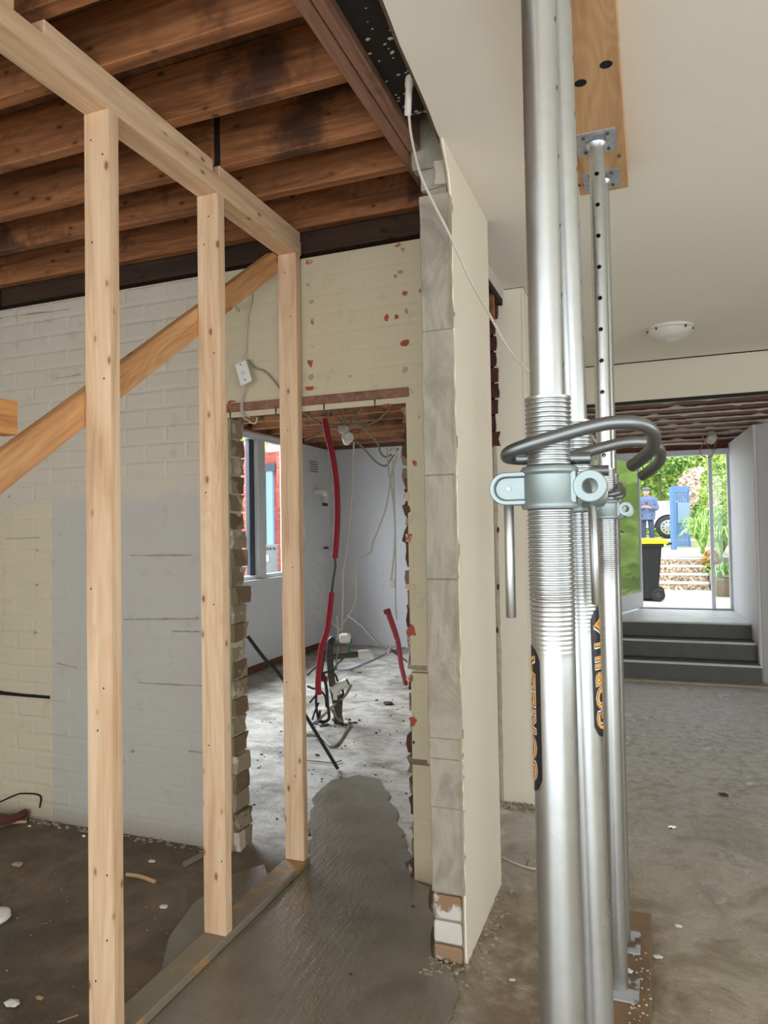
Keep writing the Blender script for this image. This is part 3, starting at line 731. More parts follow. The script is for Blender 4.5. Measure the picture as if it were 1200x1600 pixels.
# ================================================================== POURED SLURRY, BOARDS ON THE FLOOR
spx = [(483,1345),(483,1290),(497,1240),(520,1222),(560,1212),(592,1222),(612,1258),(632,1310),(641,1372),(672,1392),(676,1450),(678,1500),(705,1520),(722,1560)]
sp = [onZ(x, y).xy for x, y in spx]
poly = [(p.x, p.y) for p in sp] + [(-.60,1.95),(-.52,1.75),(-.50,1.2),(-.62,.4),(-.7,-.4),(-1.42,-.4)]
fine = []
for i in range(len(poly)):
    a, b = Vector(poly[i]), Vector(poly[(i+1) % len(poly)]); L = (b-a).length; n = max(1, int(L/.05))
    for k_ in range(n):
        q = a.lerp(b, k_/n)
        if not (abs(a.x+1.42) < .01 and abs(b.x+1.42) < .01): jq = .02 if a.y > 2.8 else .009; q += Vector((rnd(-jq,jq), rnd(-jq,jq)))
        fine.append((q.x, q.y))
slur = solo('wet_cement_slurry', MB().prism([(max(x, -1.424) if y < 2.78 else x, y) for x, y in fine], 2, .0005, .014), slurry_m, 'grey wet cement slurry freshly poured through the doorway and beside the nib wall', 'concrete', (-1, 2, 0), .004)
pl = [(-1.527,2.60),(-1.54,2.2),(-1.56,1.95),(-1.66,2.12),(-1.72,2.35),(-1.70,2.6),(-1.62,2.72)]
solo('wet_patch', MB().prism(pl, 2, .0005, .005), slurry_m, 'shiny wet patch of slurry on the left side of the bottom plate', 'concrete')

sole = thing('sole_board', 'mud-caked timber sole board on the floor under the steel props', 'board', (-.16, 1.6, 0))
part('board', B((-.29,.2,0), (-.037,2.80,.028)), mud_m, sole, .004)
m = MB()
for i in range(70): 
    m.ico((rnd(-.10,-.04), rnd(2.05,2.5)+rnd(-.1,.1), .03), rnd(.001,.004), (1.3,1,.7), .4, 0)
part('crumbs', m, mortar_m, sole, kind='stuff')

lvl = thing('propping_beam', 'orange ply header board flat against the ceiling carrying the steel props', 'beam', (-.13, 1.2, 2.683))
hb = MB().box((-.216,-2.6,2.683), (-.046,2.682,CZ-.001))
part('board', hb, ply_m, lvl, .002)
for (px_, py_) in ((947,101),(907,130),(905,290)):
    p = onZ(px_, py_, 2.682); r_ = .017 if py_ < 200 else .006
    part('bolt_hole', MB().lathe([(r_,-.0005),(r_*.9,.001)], (p.x,p.y,2.6825), 14), blackhole_m, lvl)

# ================================================================== STEEL PROPS
ROD = .0062
def boolean(me, cutters):
    o = bpy.data.objects.new('tmp', me); COL.objects.link(o); cs = []
    for c in cutters:
        q = bpy.data.objects.new('cut', c); COL.objects.link(q); cs.append(q)
        md = o.modifiers.new('b', 'BOOLEAN'); md.object = q; md.operation = 'DIFFERENCE'; md.solver = 'EXACT'
    dg = bpy.context.evaluated_depsgraph_get(); res = bpy.data.meshes.new_from_object(o.evaluated_get(dg))
    for q in cs+[o]: bpy.data.objects.remove(q)
    for p in res.polygons: p.use_smooth = True
    try: res.set_sharp_from_angle(angle=math.radians(35))
    except Exception: pass
    return res
ZT0, ZT1 = 1.345, 1.622; RO, RI = .0302, .0242
prof = [(RO,.0)]
prof += [(RO, ZT0-.09)]
z = ZT0-.085
while z < ZT1-.004:
    q = min(1, (z-(ZT0-.085))/.09); prof += [(RO-.0002, z), (RO+.0017*q, z+.0022), (RO+.0017*q, z+.0038), (RO-.0002, z+.0060)]; z += .0066
prof += [(RO+.0018, ZT1-.004), (RO+.0018, ZT1), (.0252, ZT1), (.0252, .0)]
def stad(L, r, n=10, cx=0, cz=0, vertical=True):
    pts = []
    for i in range(n+1): a = PI*i/n; pts.append((cx+r*math.cos(a), cz+L/2+r*math.sin(a)))
    for i in range(n+1): a = PI+PI*i/n; pts.append((cx+r*math.cos(a), cz-L/2+r*math.sin(a)))
    return pts
outer = MB().lathe(prof, n=40, closed=True).mesh('outer_tube', smooth=True)
slotc = MB().prism(stad(.030, .0085, cz=1.545), 0, -.05, .05).mesh('c')      # slot through the threaded part, along x
outer_me = boolean(outer, [slotc])
inner = MB().lathe([(RI,.10),(RI,2.668),(.0212,2.668),(.0212,.10)], n=36, closed=True).mesh('inner_tube', smooth=True)
cut = MB()
for i in range(10):
    zc = 1.664+.1*i
    cut.prism([(.0071*math.cos(a), zc+.0071*math.sin(a)) for a in [2*PI*j/14 for j in range(14)]], 0, -.04, .04)
inner_me = boolean(inner, [cut.mesh('c')])
def plate(z, sgn):
    pts = []; R_, H = .010, .0675
    for cx, cy, a0 in ((H-R_, .062-R_, 0), (-(H-R_), .062-R_, 90), (-(H-R_), -(.062-R_), 180), (H-R_, -(.062-R_), 270)):
        for i in range(5): a = math.radians(a0+i*22.5); pts.append((cx+R_*math.cos(a), cy+R_*math.sin(a)))
    return MB().prism(pts, 2, z, z+.006)
root = thing('steel_prop', '', 'prop', (0,0,0), 'adjustable steel props under the header board')
link('outer_tube', outer_me, galv_m, root); link('inner_tube', inner_me, galv_m, root)
tp = link('top_plate', plate(2.675,1).mesh('top_plate', bevel=.001), plate_m, root)
bme = MB().lathe([(.0055,2.671),(.0065,2.673),(.0065,2.6752)], (0,0,0), 6).mesh('bolt')
for sx in (-1,1):
    for sy in (-1,1): link('bolt', bme, dkpipe_m, tp, (sx*.046, sy*.036, 0))
link('weld_ring', MB().lathe([(RI+.001,2.655),(RI+.008,2.664),(RI+.009,2.668),(RI+.002,2.6745)], n=28).mesh('weld_ring', smooth=True), plate_m, tp)
link('base_plate', plate(.001,1).mesh('base_plate', bevel=.001), mudplate_m, root)
# collar nut with lugs
CZC = 1.4935
cprof = [(.0312,-.030),(.0375,-.030),(.0395,-.027),(.0395,-.022),(.0362,-.018),(.0362,.018),(.0400,.022),(.0400,.026),(.0372,.030),(.0312,.030)]
cn = MB().lathe([(r, CZC+z_) for r, z_ in cprof], n=40, closed=True)
collar = link('collar', cn.mesh('collar', smooth=True), cast_m, root)
lug = MB()
def ring_lug(m, cx, r, hole, y0, y1, z=CZC, n=24):
    o = [(cx+r*math.cos(2*PI*i/n), z+r*math.sin(2*PI*i/n)) for i in range(n)]
    h = [(cx+hole*math.cos(2*PI*i/n), z+hole*math.sin(2*PI*i/n)) for i in range(n)]
    vs = [(x, y0, zz) for x, zz in o]+[(x, y0, zz) for x, zz in h]+[(x, y1, zz) for x, zz in o]+[(x, y1, zz) for x, zz in h]
    fs = []
    for i in range(n):
        j = (i+1) % n
        fs += [(i,j,n+j,n+i),(2*n+i,3*n+i,3*n+j,2*n+j),(i,2*n+i,2*n+j,j),(n+i,n+j,3*n+j,3*n+i)]
    m.add(vs, fs)
ring_lug(lug, .0560, .0225, .0098, -.020, .004)
lug.prism([(.030,CZC-.0225),(.0385,CZC-.0225),(.0385,CZC+.0225),(.030,CZC+.0225)], 1, -.019, .003)
link('lug', lug.mesh('lug', bevel=.0015, smooth=True), cast_m, collar)
# left lug: raised U rim round a recessed web with a rivet
outl = [(-.030,CZC+.0235)]+[(-.058+.0235*math.cos(PI/2+PI*i/14), CZC+.0235*math.sin(PI/2+PI*i/14)) for i in range(15)]+[(-.030,CZC-.0235)]
inl = [(-.030,CZC+.0165)]+[(-.058+.0165*math.cos(PI/2+PI*i/14), CZC+.0165*math.sin(PI/2+PI*i/14)) for i in range(15)]+[(-.030,CZC-.0165)]
rim = MB(); n_ = len(outl)
vs = [(x,-.022,z_) for x,z_ in outl]+[(x,-.022,z_) for x,z_ in inl]+[(x,.006,z_) for x,z_ in outl]+[(x,.006,z_) for x,z_ in inl]; fs = []
for i in range(n_-1):
    j = i+1; fs += [(i,j,n_+j,n_+i),(2*n_+i,3*n_+i,3*n_+j,2*n_+j),(i,2*n_+i,2*n_+j,j),(n_+i,n_+j,3*n_+j,3*n_+i)]
fs += [(0,n_,3*n_,2*n_),(n_-1,3*n_-1,4*n_-1,2*n_-1)]
rim.add(vs, fs); rim.prism(inl, 1, -.0145, .003)
link('lug', rim.mesh('lug', bevel=.0012, smooth=True), cast_m, collar)
link('rivet', MB().tube([(-.0545,-.0145,CZC),(-.0545,-.0175,CZC)], .0026, 10, False).mesh('rivet', smooth=True), galv_m, collar)
link('handle', MB().tube([(-.0575,-.004,CZC-.021),(-.0575,-.004,1.3085)], .0073, 16, False).mesh('handle', bevel=.001, smooth=True), galv_m, collar)
# G-shaped pin (holes run along x)
ZP = 1.538
pin = [(.0560,.006,ZP-.004),(.030,.004,ZP-.003),(0,0,ZP),(-.034,-.004,ZP-.001),(-.050,-.010,ZP-.000),(-.0545,-.025,ZP+.001),(-.047,-.040,ZP+.006),(-.020,-.046,ZP+.014),(.02,-.044,ZP+.024),(.06,-.042,ZP+.033),(.090,-.040,ZP+.037),(.120,-.032,ZP+.035),(.137,-.010,ZP+.026),(.138,.025,ZP+.010),(.125,.055,ZP-.002),(.108,.078,ZP-.012)]
PINR = .0092
link('locking_pin', MB().tube(pin, PINR, 14, True, 6).mesh('locking_pin', smooth=True), pin_m, root)
PX = -.133
P1Y, P2Y, P3Y, P4Y = 1.01, 1.255, 2.318, 2.578
root['label'] = 'nearest and thickest galvanised steel prop, with a rod handle hanging left of its collar'
props = [root]
for nm, y, rz, lb in (('b', P2Y, 0, 'second galvanised steel prop just behind the nearest one, black and orange sticker facing right'),
                      ('c', P3Y, PI/2, 'galvanised steel prop with a row of round holes, standing nearer of the far pair'),
                      ('d', P4Y, PI/2, 'farthest galvanised steel prop, half hidden behind the one with round holes')):
    c = copy_tree(root); c.location = (PX, y, .028); c.rotation_euler = (0,0,rz); c['label'] = lb; props.append(c)
root.location = (PX, P1Y, .0)
for p_, c_ in zip(props, range(4)):
    p_.location.z = .0285; p_.scale = (1,1,(2.6825-.0285)/2.681)
# the second and the far ones: collars screwed to another angle
def child(o, n): return [c for c in o.children if c.name.split('.')[0] == n]
child(props[1], 'collar')[0].rotation_euler = (0,0,math.radians(118)); child(props[2], 'collar')[0].rotation_euler = (0,0,math.radians(-75)); child(props[3], 'collar')[0].rotation_euler = (0,0,math.radians(-60))
props[1].rotation_euler = (math.radians(.0), math.radians(-.75), 0)
props[1].location.x = PX+.031

# maker's sticker wrapped on the tubes
def sticker(prop, a0, z0, z1, width_deg, rr=RO+.0006):
    """a0: angle (deg, world-ish) of the sticker centre; text reads upwards"""
    W = rr*math.radians(width_deg); H = z1-z0; r = W/2
    def bend(bm, depth):
        for v in bm.verts:
            th = math.radians(a0)+v.co.x/rr; rad = rr+depth
            v.co = Vector((rad*math.cos(th), rad*math.sin(th), v.co.z))
    def finish(bm, depth, name, mat, parent):
        bmesh.ops.triangulate(bm, faces=bm.faces[:])
        for _ in range(3):
            lng = [e for e in bm.edges if abs(e.verts[0].co.x-e.verts[1].co.x) > .004]
            if not lng: break
            bmesh.ops.subdivide_edges(bm, edges=lng, cuts=1); bmesh.ops.triangulate(bm, faces=bm.faces[:])
        bend(bm, depth); me = bpy.data.meshes.new(name); bm.to_mesh(me); bm.free(); return link(name, me, mat, parent)
    bm = bmesh.new(); nx, nz = 12, 40; grid = {}
    for i in range(nx+1):
        u = -W/2+W*i/nx; e = r*.9-math.sqrt(max(0, (r*.9)**2-(min(abs(u), r*.9))**2))
        for j in range(nz+1): grid[i,j] = bm.verts.new((u, 0, z0+e+(H-2*e)*j/nz))
    for i in range(nx):
        for j in range(nz): bm.faces.new((grid[i,j],grid[i+1,j],grid[i+1,j+1],grid[i,j+1]))
    st_ = finish(bm, 0, 'sticker', ink_m, prop)
    # lettering: runs up the tube, letter tops towards the side the text was wrapped from
    def letters(off, depth, mat, name):
        cu = bpy.data.curves.new('t', 'FONT'); cu.body = 'GORILLA'; cu.size = .0335; cu.offset = off; cu.align_x = 'CENTER'; cu.align_y = 'CENTER'; cu.space_character = 1.06; cu.resolution_u = 3
        o = bpy.data.objects.new('t', cu); COL.objects.link(o); dg = bpy.context.evaluated_depsgraph_get()
        me = bpy.data.meshes.new_from_object(o.evaluated_get(dg)); bpy.data.objects.remove(o)
        bm = bmesh.new(); bm.from_mesh(me); xs = [v.co.x for v in bm.verts]; s = (H-.026)/(max(xs)-min(xs)); mid = (max(xs)+min(xs))/2
        for v in bm.verts: v.co = Vector((-v.co.y*1.15, 0, (v.co.x-mid)*s+(z0+z1)/2))
        finish(bm, depth, name, mat, st_)
    letters(.0022, .0003, outl_m, 'letter_outline'); letters(.0011, .0006, ink_m, 'letter_edge'); letters(.0003, .0009, orange_m, 'lettering')
for n_i in (0, 1):
    sc = 1.0
    zz0 = [(1.096,1.300),(1.108,1.328)][n_i]
    # angle measured from +x; -90 faces the camera side of the tube
    sticker(props[n_i], [-163, -10][n_i], zz0[0]-.0285, zz0[1]-.0285, 84)

# ================================================================== CEILING LAMP
lp = onZ(1046, 512, CZ)
lamp = thing('ceiling_lamp', 'flat round opal glass ceiling lamp with small clips', 'lamp', (lp.x, lp.y, CZ-.085))
part('rim', MB().lathe([(.145,CZ-.022),(.150,CZ-.018),(.150,CZ-.001),(.10,CZ-.001)], (lp.x,lp.y,0), 40), opal_m, lamp, smooth=True)
part('bowl', MB().lathe([(.02,CZ-.085),(.07,CZ-.080),(.11,CZ-.062),(.138,CZ-.036),(.143,CZ-.024),(.10,CZ-.022)], (lp.x,lp.y,0), 40), opal_m, lamp, smooth=True)
for a in (200, 235, 310, 345):
    a = math.radians(a); part('clip', B((lp.x+.143*math.cos(a)-.006,lp.y+.143*math.sin(a)-.006,CZ-.034), (lp.x+.143*math.cos(a)+.006,lp.y+.143*math.sin(a)+.006,CZ-.016)), dkpipe_m, lamp)

# ================================================================== CABLES AND KITCHEN SERVICES
def cable(name, label, cat, pts, r, mat, n=8, group=None, smooth=True):
    m = MB().tube(pts, r, n, True, 6); return solo(name, m, mat, label, cat, smooth=smooth, group=group)
# long cable hanging out of the ceiling conduit
cnd = solo('conduit_stub', MB().tube([at(642,104,2.08),at(639,140,2.12),at(637,180,2.16)], lambda t: .0135 if t < .45 else .0105, 12, True, 6), cornice_m, 'short pale conduit stub hanging from the cavity above the nib wall', 'conduit', smooth=True)
cable('hanging_cable', 'long white cable drooping from the conduit stub across to behind the steel props', 'cable',
      [at(638,172,2.15),at(643,215,2.16),at(656,270,2.12),at(676,315,2.13),at(703,368,2.16),at(735,438,2.22),at(765,492,2.30),at(795,545,2.36),at(828,582,2.42),at(880,628,2.5),at(915,668,2.6),at(945,712,2.75),at(966,748,2.9),at(971,768,2.95),at(962,800,2.95),at(950,835,2.9),at(938,900,2.9),at(920,960,2.95),at(915,990,3.0)], .0042, cable_m, 8)
cable('loose_cable', 'pale cable hanging down beside the near prop to the floor near the far wall end', 'cable',
      [at(846,1238,3.0),at(843,1275,3.02),at(838,1310,3.03),at(828,1340,3.0),onZ(822,1352,.004)], .004, greycable_m)
cable('floor_cable', 'pale cable lying on the floor behind the near prop', 'cable', [onZ(785,1340,.005),onZ(800,1347,.005),onZ(822,1355,.005),onZ(850,1360,.005),onZ(880,1372,.005)], .0045, cable_m)
# switch plate hanging on its wire over the doorway corner
c = onY(381,583,2.745); sw = thing('switch_plate', 'white wall switch plate dangling tilted on its wires above the doorway corner', 'switch', tuple(c))
ax = Vector((math.cos(math.radians(24)),0,math.sin(math.radians(24)))); az = Vector((-ax.z,0,ax.x)); ax = Vector((ax.x,0,ax.z))
ux = Vector((math.cos(math.radians(22)),0,math.sin(math.radians(22)))); uz = Vector((-math.sin(math.radians(22))*-1,0,math.cos(math.radians(22))))
ux = Vector((.90,0,.28)).normalized(); uz = Vector((-.28,0,.90)).normalized()
def sbox(hx_, hz_, y0, y1): 
    q = [c+ux*a+uz*b for a, b in ((-hx_,-hz_),(hx_,-hz_),(hx_,hz_),(-hx_,hz_))]; return MB().hexa([(p.x,y1,p.z) for p in q],[(p.x,y0,p.z) for p in q])
part('plate', sbox(.031,.052,2.738,2.746), whitep_m, sw, .002)
def disc(off, r_, y0, y1): 
    q = c+uz*off; return MB().prism([(q.x+r_*math.cos(2*PI*i/14), q.z+r_*math.sin(2*PI*i/14)) for i in range(14)], 1, y0, y1)
part('socket_ring', disc(0,.0085,2.7345,2.738), cornice_m, sw, .0006); part('screw', disc(.040,.003,2.7365,2.738), blackhole_m, sw); part('screw', disc(-.034,.0035,2.7365,2.738), blackhole_m, sw)
wall_e = lambda px_, py_: onwall(px_, py_, .012)
part('wire', MB().tube([c-uz*.05+Vector((0,.004,0)), wall_e(377,625), wall_e(378,648), wall_e(386,656), wall_e(398,662), wall_e(402,652)], .0032, 6), cable_m, sw)
part('wire', MB().tube([c-uz*.05+Vector((0,.006,0)), wall_e(380,620), wall_e(380,645), wall_e(390,652)], .0032, 6), cable_m, sw)
part('wire', MB().tube([c+uz*.045+Vector((0,.008,0)), wall_e(384,545), wall_e(386,500), wall_e(390,478), wall_e(393,470), wall_e(391,448)], .0032, 6), cable_m, sw)
cable('painted_wire', 'old painted wire looping over the brick wall behind the third stud', 'cable', [wall_e(387,562), wall_e(400,575), wall_e(415,581), wall_e(432,600), wall_e(446,620), wall_e(458,630)], .004, greycable_m)

KD = 4.9
cable('red_conduit', 'red conduit hanging from the joists through the middle of the kitchen', 'conduit', [at(507,655,KD),at(512,680,KD),at(520,715,KD),at(526,760,KD),at(527,810,KD),at(525,850,KD),at(523,872,KD)], .022, red_m, 12)
cable('pull_wire', 'thin brown wire joining the two red conduit lengths', 'wire', [at(523,872,KD),at(524,885,KD),at(521,905,KD),at(518,928,KD)], .008, dkpipe_m, 6)
cable('red_conduit', 'lower red conduit rising out of the tangle of black pipes', 'conduit', [at(518,926,KD),at(515,955,KD),at(511,985,KD),at(503,1010,KD),at(499,1040,KD),at(497,1070,KD),at(499,1085,KD)], .021, red_m, 12)
p0, p1 = at(606,955,4.9), onZ(634,1068,.03)
cable('red_conduit', 'short red conduit leaning against the right side of the doorway', 'conduit', [p0, p0.lerp(p1,.35)+Vector((.02,0,0)), p0.lerp(p1,.7), p1], .021, red_m, 12)
WG = 'white cables hanging in the kitchen'
def wires(lst, mat=cable_m, r=.007, d=KD, lab='', grp=None):
    for pts_, lb in lst: cable('white_cable', lb, 'cable', [at(x, y, d) for x, y in pts_], r, mat, 6, grp)
wires([
 ([(553,690),(551,730),(549,780),(546,815),(545,835),(540,870),(536,895),(536,930),(534,975)], 'long straight white cable hanging from the ceiling hub nearly to the tee fitting'),
 ([(620,712),(612,740),(604,790),(590,830),(582,850),(580,862),(558,878),(556,900),(556,935),(546,960),(534,976)], 'white cable with a kink, swinging from the right jamb to the tee fitting'),
 ([(604,700),(608,740),(613,770),(617,820),(616,860),(612,900),(611,912)], 'white cable on the right ending in a small connector'),
 ([(535,960),(534,985)], 'short white tail above the capped fitting'),
 ([(614,720),(616,780),(618,860),(618,940),(620,968)], 'thin straight white cable close to the right jamb'),
 ([(463,640),(466,740),(473,800),(477,830),(476,858),(483,868),(495,878),(504,888)], 'white cable sagging beside the third stud'),
 ([(526,963),(528,990),(526,1000)], 'white tail between the fittings'),
 ([(478,949),(492,954),(508,966),(520,975),(532,985)], 'white pipe-like cable leaning left out of the tee fitting'),
 ([(618,1000),(610,1010),(606,1022)], 'white tail on the leaning red conduit'),
], r=.0062)
wires([
 ([(472,643),(488,654),(503,663),(520,668),(540,668),(548,672)], 'white ceiling cable draped left of the hub'),
 ([(516,636),(512,650),(507,664)], 'short white cable at the top of the red conduit'),
 ([(516,638),(524,650),(536,662),(546,672)], 'white ceiling cable dropping to the hub from the left'),
 ([(534,634),(536,648),(540,664)], 'white ceiling cable straight above the hub'),
 ([(566,634),(560,645),(550,658),(545,670)], 'thick white cable coming down from the lintel to the hub'),
 ([(562,636),(552,655),(542,668)], 'white ceiling cable beside the thick one'),
 ([(614,628),(604,642),(590,656),(572,664),(556,662)], 'white ceiling cable arching to the right jamb'),
 ([(556,662),(566,668),(578,678),(590,692),(594,706),(602,714),(616,708)], 'white cable looping down to the right jamb'),
 ([(558,690),(572,705),(588,722),(602,728),(612,716),(622,700)], 'lower white cable looping to the right jamb'),
 ([(506,665),(500,676),(488,682),(476,688)], 'white cable end at the left of the hub'),
 ([(500,662),(540,664),(575,660)], 'white cable strung across under the joists'),
], greycable_m, .0075, 5.0)
hub = thing('ceiling_hub', 'translucent plastic junction hub hanging among the ceiling cables', 'junction box', tuple(at(543,684,4.95)))
q = at(543,684,4.95); part('bag', MB().ico(q, .045, (1,1,1.1), .18, 2), whitep_m, hub); q2 = at(537,671,4.95); part('box', B(tuple(q2-Vector((.03,.03,.025))), tuple(q2+Vector((.03,.03,.025)))), cornice_m, hub, .005)
q = at(612,912,KD); solo('cable_connector', MB().box(tuple(q-Vector((.02,.012,.028))), tuple(q+Vector((.02,.012,.028)))), whitep_m, 'small white connector at the end of the right hand cable', 'connector', bevel=.004)
q = at(614,704,4.95); solo('junction_box', MB().ico(q, .035, (1,1,.8), .3, 1), cornice_m, 'small dirty junction box at the right jamb among cables', 'junction box')
q = onX(510,856,KX+.03); solo('wall_clip', MB().ico(q, .03, (1,1.6,.6), .2, 1), dkpipe_m, 'small dark clip on the kitchen wall', 'clip')
# standing pipes and fittings
ft = onZ(528,1130,0)
D0 = camaxis(Vector((0,0,1))).dot(ft-CAM)
pipes = thing('pipe_cluster', 'tangle of dark stand pipes with black and white cables rising from the kitchen floor', 'pipes', (ft.x, ft.y, 0))
T = lambda *p, d=D0: [at(x, y, d) for x, y in p]
part('stand_pipe', MB().tube(T((532,1128),(524,1095),(518,1060),(515,1025),(515,1005)), .026, 12), dkpipe_m, pipes, smooth=True)
part('stand_pipe', MB().tube([ft+Vector((0,0,0)), *T((528,1110),(529,1085))], .034, 12), dkpipe_m, pipes, smooth=True)
part('elbow', MB().tube(T((515,1005),(518,1000),(523,998)), .028, 10), black_m, pipes, smooth=True)
part('side_pipe', MB().tube(T((514,1027),(535,1024),(562,1022)), .024, 12, False), dkpipe_m, pipes, smooth=True)
part('white_elbow', MB().tube(T((560,1022),(572,1021),(577,1023),(579,1030)), .030, 12), whitep_m, pipes, smooth=True, label='white plastic elbow')
part('white_tee', MB().tube(T((518,1078),(530,1072),(543,1066)), .036, 14, False), whitep_m, pipes, smooth=True, label='white plastic tee')
part('white_tee', MB().tube(T((524,1074),(526,1092)), .034, 14, False), whitep_m, pipes, smooth=True)
part('tee_mouth', MB().tube(T((542,1066),(544,1065)), .026, 12, False), dkpipe_m, pipes)
part('top_fitting', MB().box(tuple(at(539,996,D0)-Vector((.04,.03,.04))), tuple(at(539,996,D0)+Vector((.04,.03,.03)))), whitep_m, pipes, .012, label='white capped fitting')
part('green_cable', MB().tube(T((550,998),(546,1015),(537,1028),(527,1038),(521,1050)), .008, 6), green_m, pipes)
for pts_, mt, r_ in (([(502,1018),(496,1040),(495,1070),(494,1100),(498,1125),(500,1110)], black_m, .010),
                     ([(506,1015),(504,1040),(501,1060)], black_m, .010),
                     ([(480,1055),(490,1045),(500,1036)], black_m, .008), ([(496,1062),(505,1052),(516,1050),(524,1055),(528,1065)], black_m, .008),
                     ([(505,1050),(510,1075),(512,1100),(514,1122),(506,1128),(498,1127)], black_m, .012), ([(484,1098),(492,1088),(500,1080),(508,1088),(510,1105)], black_m, .008),
                     ([(532,1100),(536,1085),(535,1078)], black_m, .010), ([(528,1010),(526,1030),(526,1048)], greycable_m, .006),
                     ([(549,1070),(540,1086),(524,1100),(508,1115),(495,1128),(478,1148)], greycable_m, .011), ([(520,1108),(526,1120),(534,1128)], greycable_m, .016),
                     ([(480,1072),(490,1076),(500,1074)], black_m, .008), ([(488,1125),(492,1112),(498,1098)], black_m, .008)):
    part('loose_pipe' if r_ > .01 else 'cable', MB().tube(T(*pts_, d=D0-.02), r_, 8, True, 5), mt, pipes, smooth=True)
part('red_collar', MB().tube(T((500,1060),(512,1061)), .022, 10, False), red_m, pipes)
part('red_collar', MB().tube(T((498,1068),(498,1085)), .018, 10, False), red_m, pipes)
m = MB()
for i in range(30): m.ico((ft.x+rnd(-.13,.13), ft.y+rnd(-.13,.13), .006), rnd(.006,.025), (1,1,.5), .35, 1)
part('broken_edge', m, stone_m, pipes, kind='stuff')
F_ = lambda *p: [onZ(x, y, .012) for x, y in p]
cable('floor_cable', 'grey cable lying in a loop on the kitchen floor beside the pipes', 'cable', F_((478,1148),(492,1148),(505,1154),(518,1166),(530,1158),(540,1142),(548,1132)), .009, greycable_m)
cable('floor_wire', 'thin wire trailing on the kitchen floor below the loop', 'wire', F_((478,1188),(500,1190),(520,1192),(534,1188)), .005, greycable_m)
a_, b_ = at(387,994,4.2), at(444,1064,4.2)
cable('black_cable', 'black cable running down past the left jamb into the kitchen', 'cable', [a_, a_.lerp(b_,.5)+Vector((0,0,-.01)), b_, Vector((b_.x+.25,b_.y+.2,.012))], .011, black_m)
cable('black_cable', 'dark cable running along the kitchen back wall to the right jamb', 'cable', [at(543,962,6.5),at(565,978,6.3),at(590,1004,6.0),at(615,1018,5.6),onZ(636,1034,.03)], .010, dkpipe_m)
cable('purple_hose', 'thin faded purple hose curving over the kitchen floor', 'hose', F_((490,1130),(500,1122)), .010, plain('faded_purple', srgb(120,110,160), .6))
cable('purple_hose', 'faded purple string line curving on the floor by the back wall', 'hose', F_((520,1046),(545,1046),(575,1034),(605,1020),(632,1012)), .008, plain('faded_purple_line', srgb(140,132,172), .6))
cable('red_tube_stub', 'dark red tube stub beside the dark cable right of the pipes', 'stub', [at(604,952,4.88), at(606,958,4.88)], .026, plain('dark_red', srgb(120,24,36), .5))

# ================================================================== BITS ON THE FLOOR
def chip(px_, py_, sx, sy, mat, name, label, cat='debris', h=.4, z=0.0, grp=None):
    p = onZ(px_, py_, z); k = (p-CAM).length/1100
    return solo(name, MB().ico((p.x, p.y, z+sy*k*h*.9), 1, (sx*k, sx*k*.7, sy*k*h), .22, 1), mat, label, cat, group=grp)
chip(1130,1243,7,4,stone_m,'stone_chip','flat dark stone chip on the hall floor right of the props')
chip(1028,1496,7,4,plasterchip_m,'plaster_flake','white plaster flake just right of the sole board')
chip(980,1519,7,5,plasterchip_m,'plaster_flake','pale flake at the foot of the prop with round holes',z=.03)
chip(1060,1448,5,3,plasterchip_m,'plaster_flake','small white flake on the hall floor beyond the sole board')
chip(607,1101,9,6,stone_m,'rubble_lump','dark lump of rubble on the kitchen floor by the right jamb')
chip(1048,1295,3,2,stone_m,'stone_chip','tiny dark chip on the hall floor below the larger one')
chip(46,1292,3,3,plasterchip_m,'plaster_flake','small white lump near the painted wall foot at left')
chip(131,1308,3,4,plasterchip_m,'plaster_flake','upright pale lump on the mud floor left of the first stud')
chip(27,1352,9,3,woodchip_m,'wood_scrap','small cluster of pale scraps on the mud floor at far left')
chip(256,1418,6,4,plasterchip_m,'plaster_flake','pale oval flake between the first and second studs')
chip(238,1346,6,2,plasterchip_m,'plaster_flake','thin white flake near the wall between the first two studs')
chip(20,1571,12,8,plasterchip_m,'crumpled_wrapper','crumpled pale scrap on the mud floor at lower left')
chip(62,1560,6,2,woodchip_m,'wood_scrap','small splinter at lower left')
chip(800,1532,5,2,plasterchip_m,'plaster_flake','thin pale flake left of the near prop foot')
chip(548,1523,3,2,stone_m,'stone_chip','small dark crumb on the slurry',z=.014); chip(645,1416,3,2,stone_m,'stone_chip','dark crumb on the slurry near the nib wall',z=.014)
q0, q1 = onZ(90,1597,.003), onZ(122,1586,.003)
solo('splinter', MB().tube([q0, q1], .002, 5, False), woodchip_m, 'thin pale splinter on the floor at the bottom left', 'debris')
q0, q1 = onZ(198,1366,.006), onZ(243,1378,.004)
solo('timber_offcut', MB().tube([q0, q0.lerp(q1,.5)+Vector((0,0,.006)), q1], .008, 6), woodchip_m, 'curved pale timber splinter lying behind the first stud', 'debris')
a_ = onZ(285,1350,.0); b_ = onZ(330,1326,0)
solo('thin_batten', MB().prism([(a_.x,a_.y),(a_.x+.03,a_.y-.03),(b_.x+.03,b_.y-.03),(b_.x,b_.y)], 2, .001, .008), slime_wood, 'flat muddy batten on the floor left of the second stud', 'batten')
pl_ = onZ(2, 1438, 0)
lid = solo('plastic_bowl', MB().lathe([(.02,.0005),(.045,.0005),(.055,.010),(.052,.026),(.035,.034),(.0,.036)][:5], (pl_.x-.02,pl_.y-.01,0), 24), whitep_m, 'white rounded plastic bowl upside down on the mud floor at the left edge', 'bowl', smooth=True)
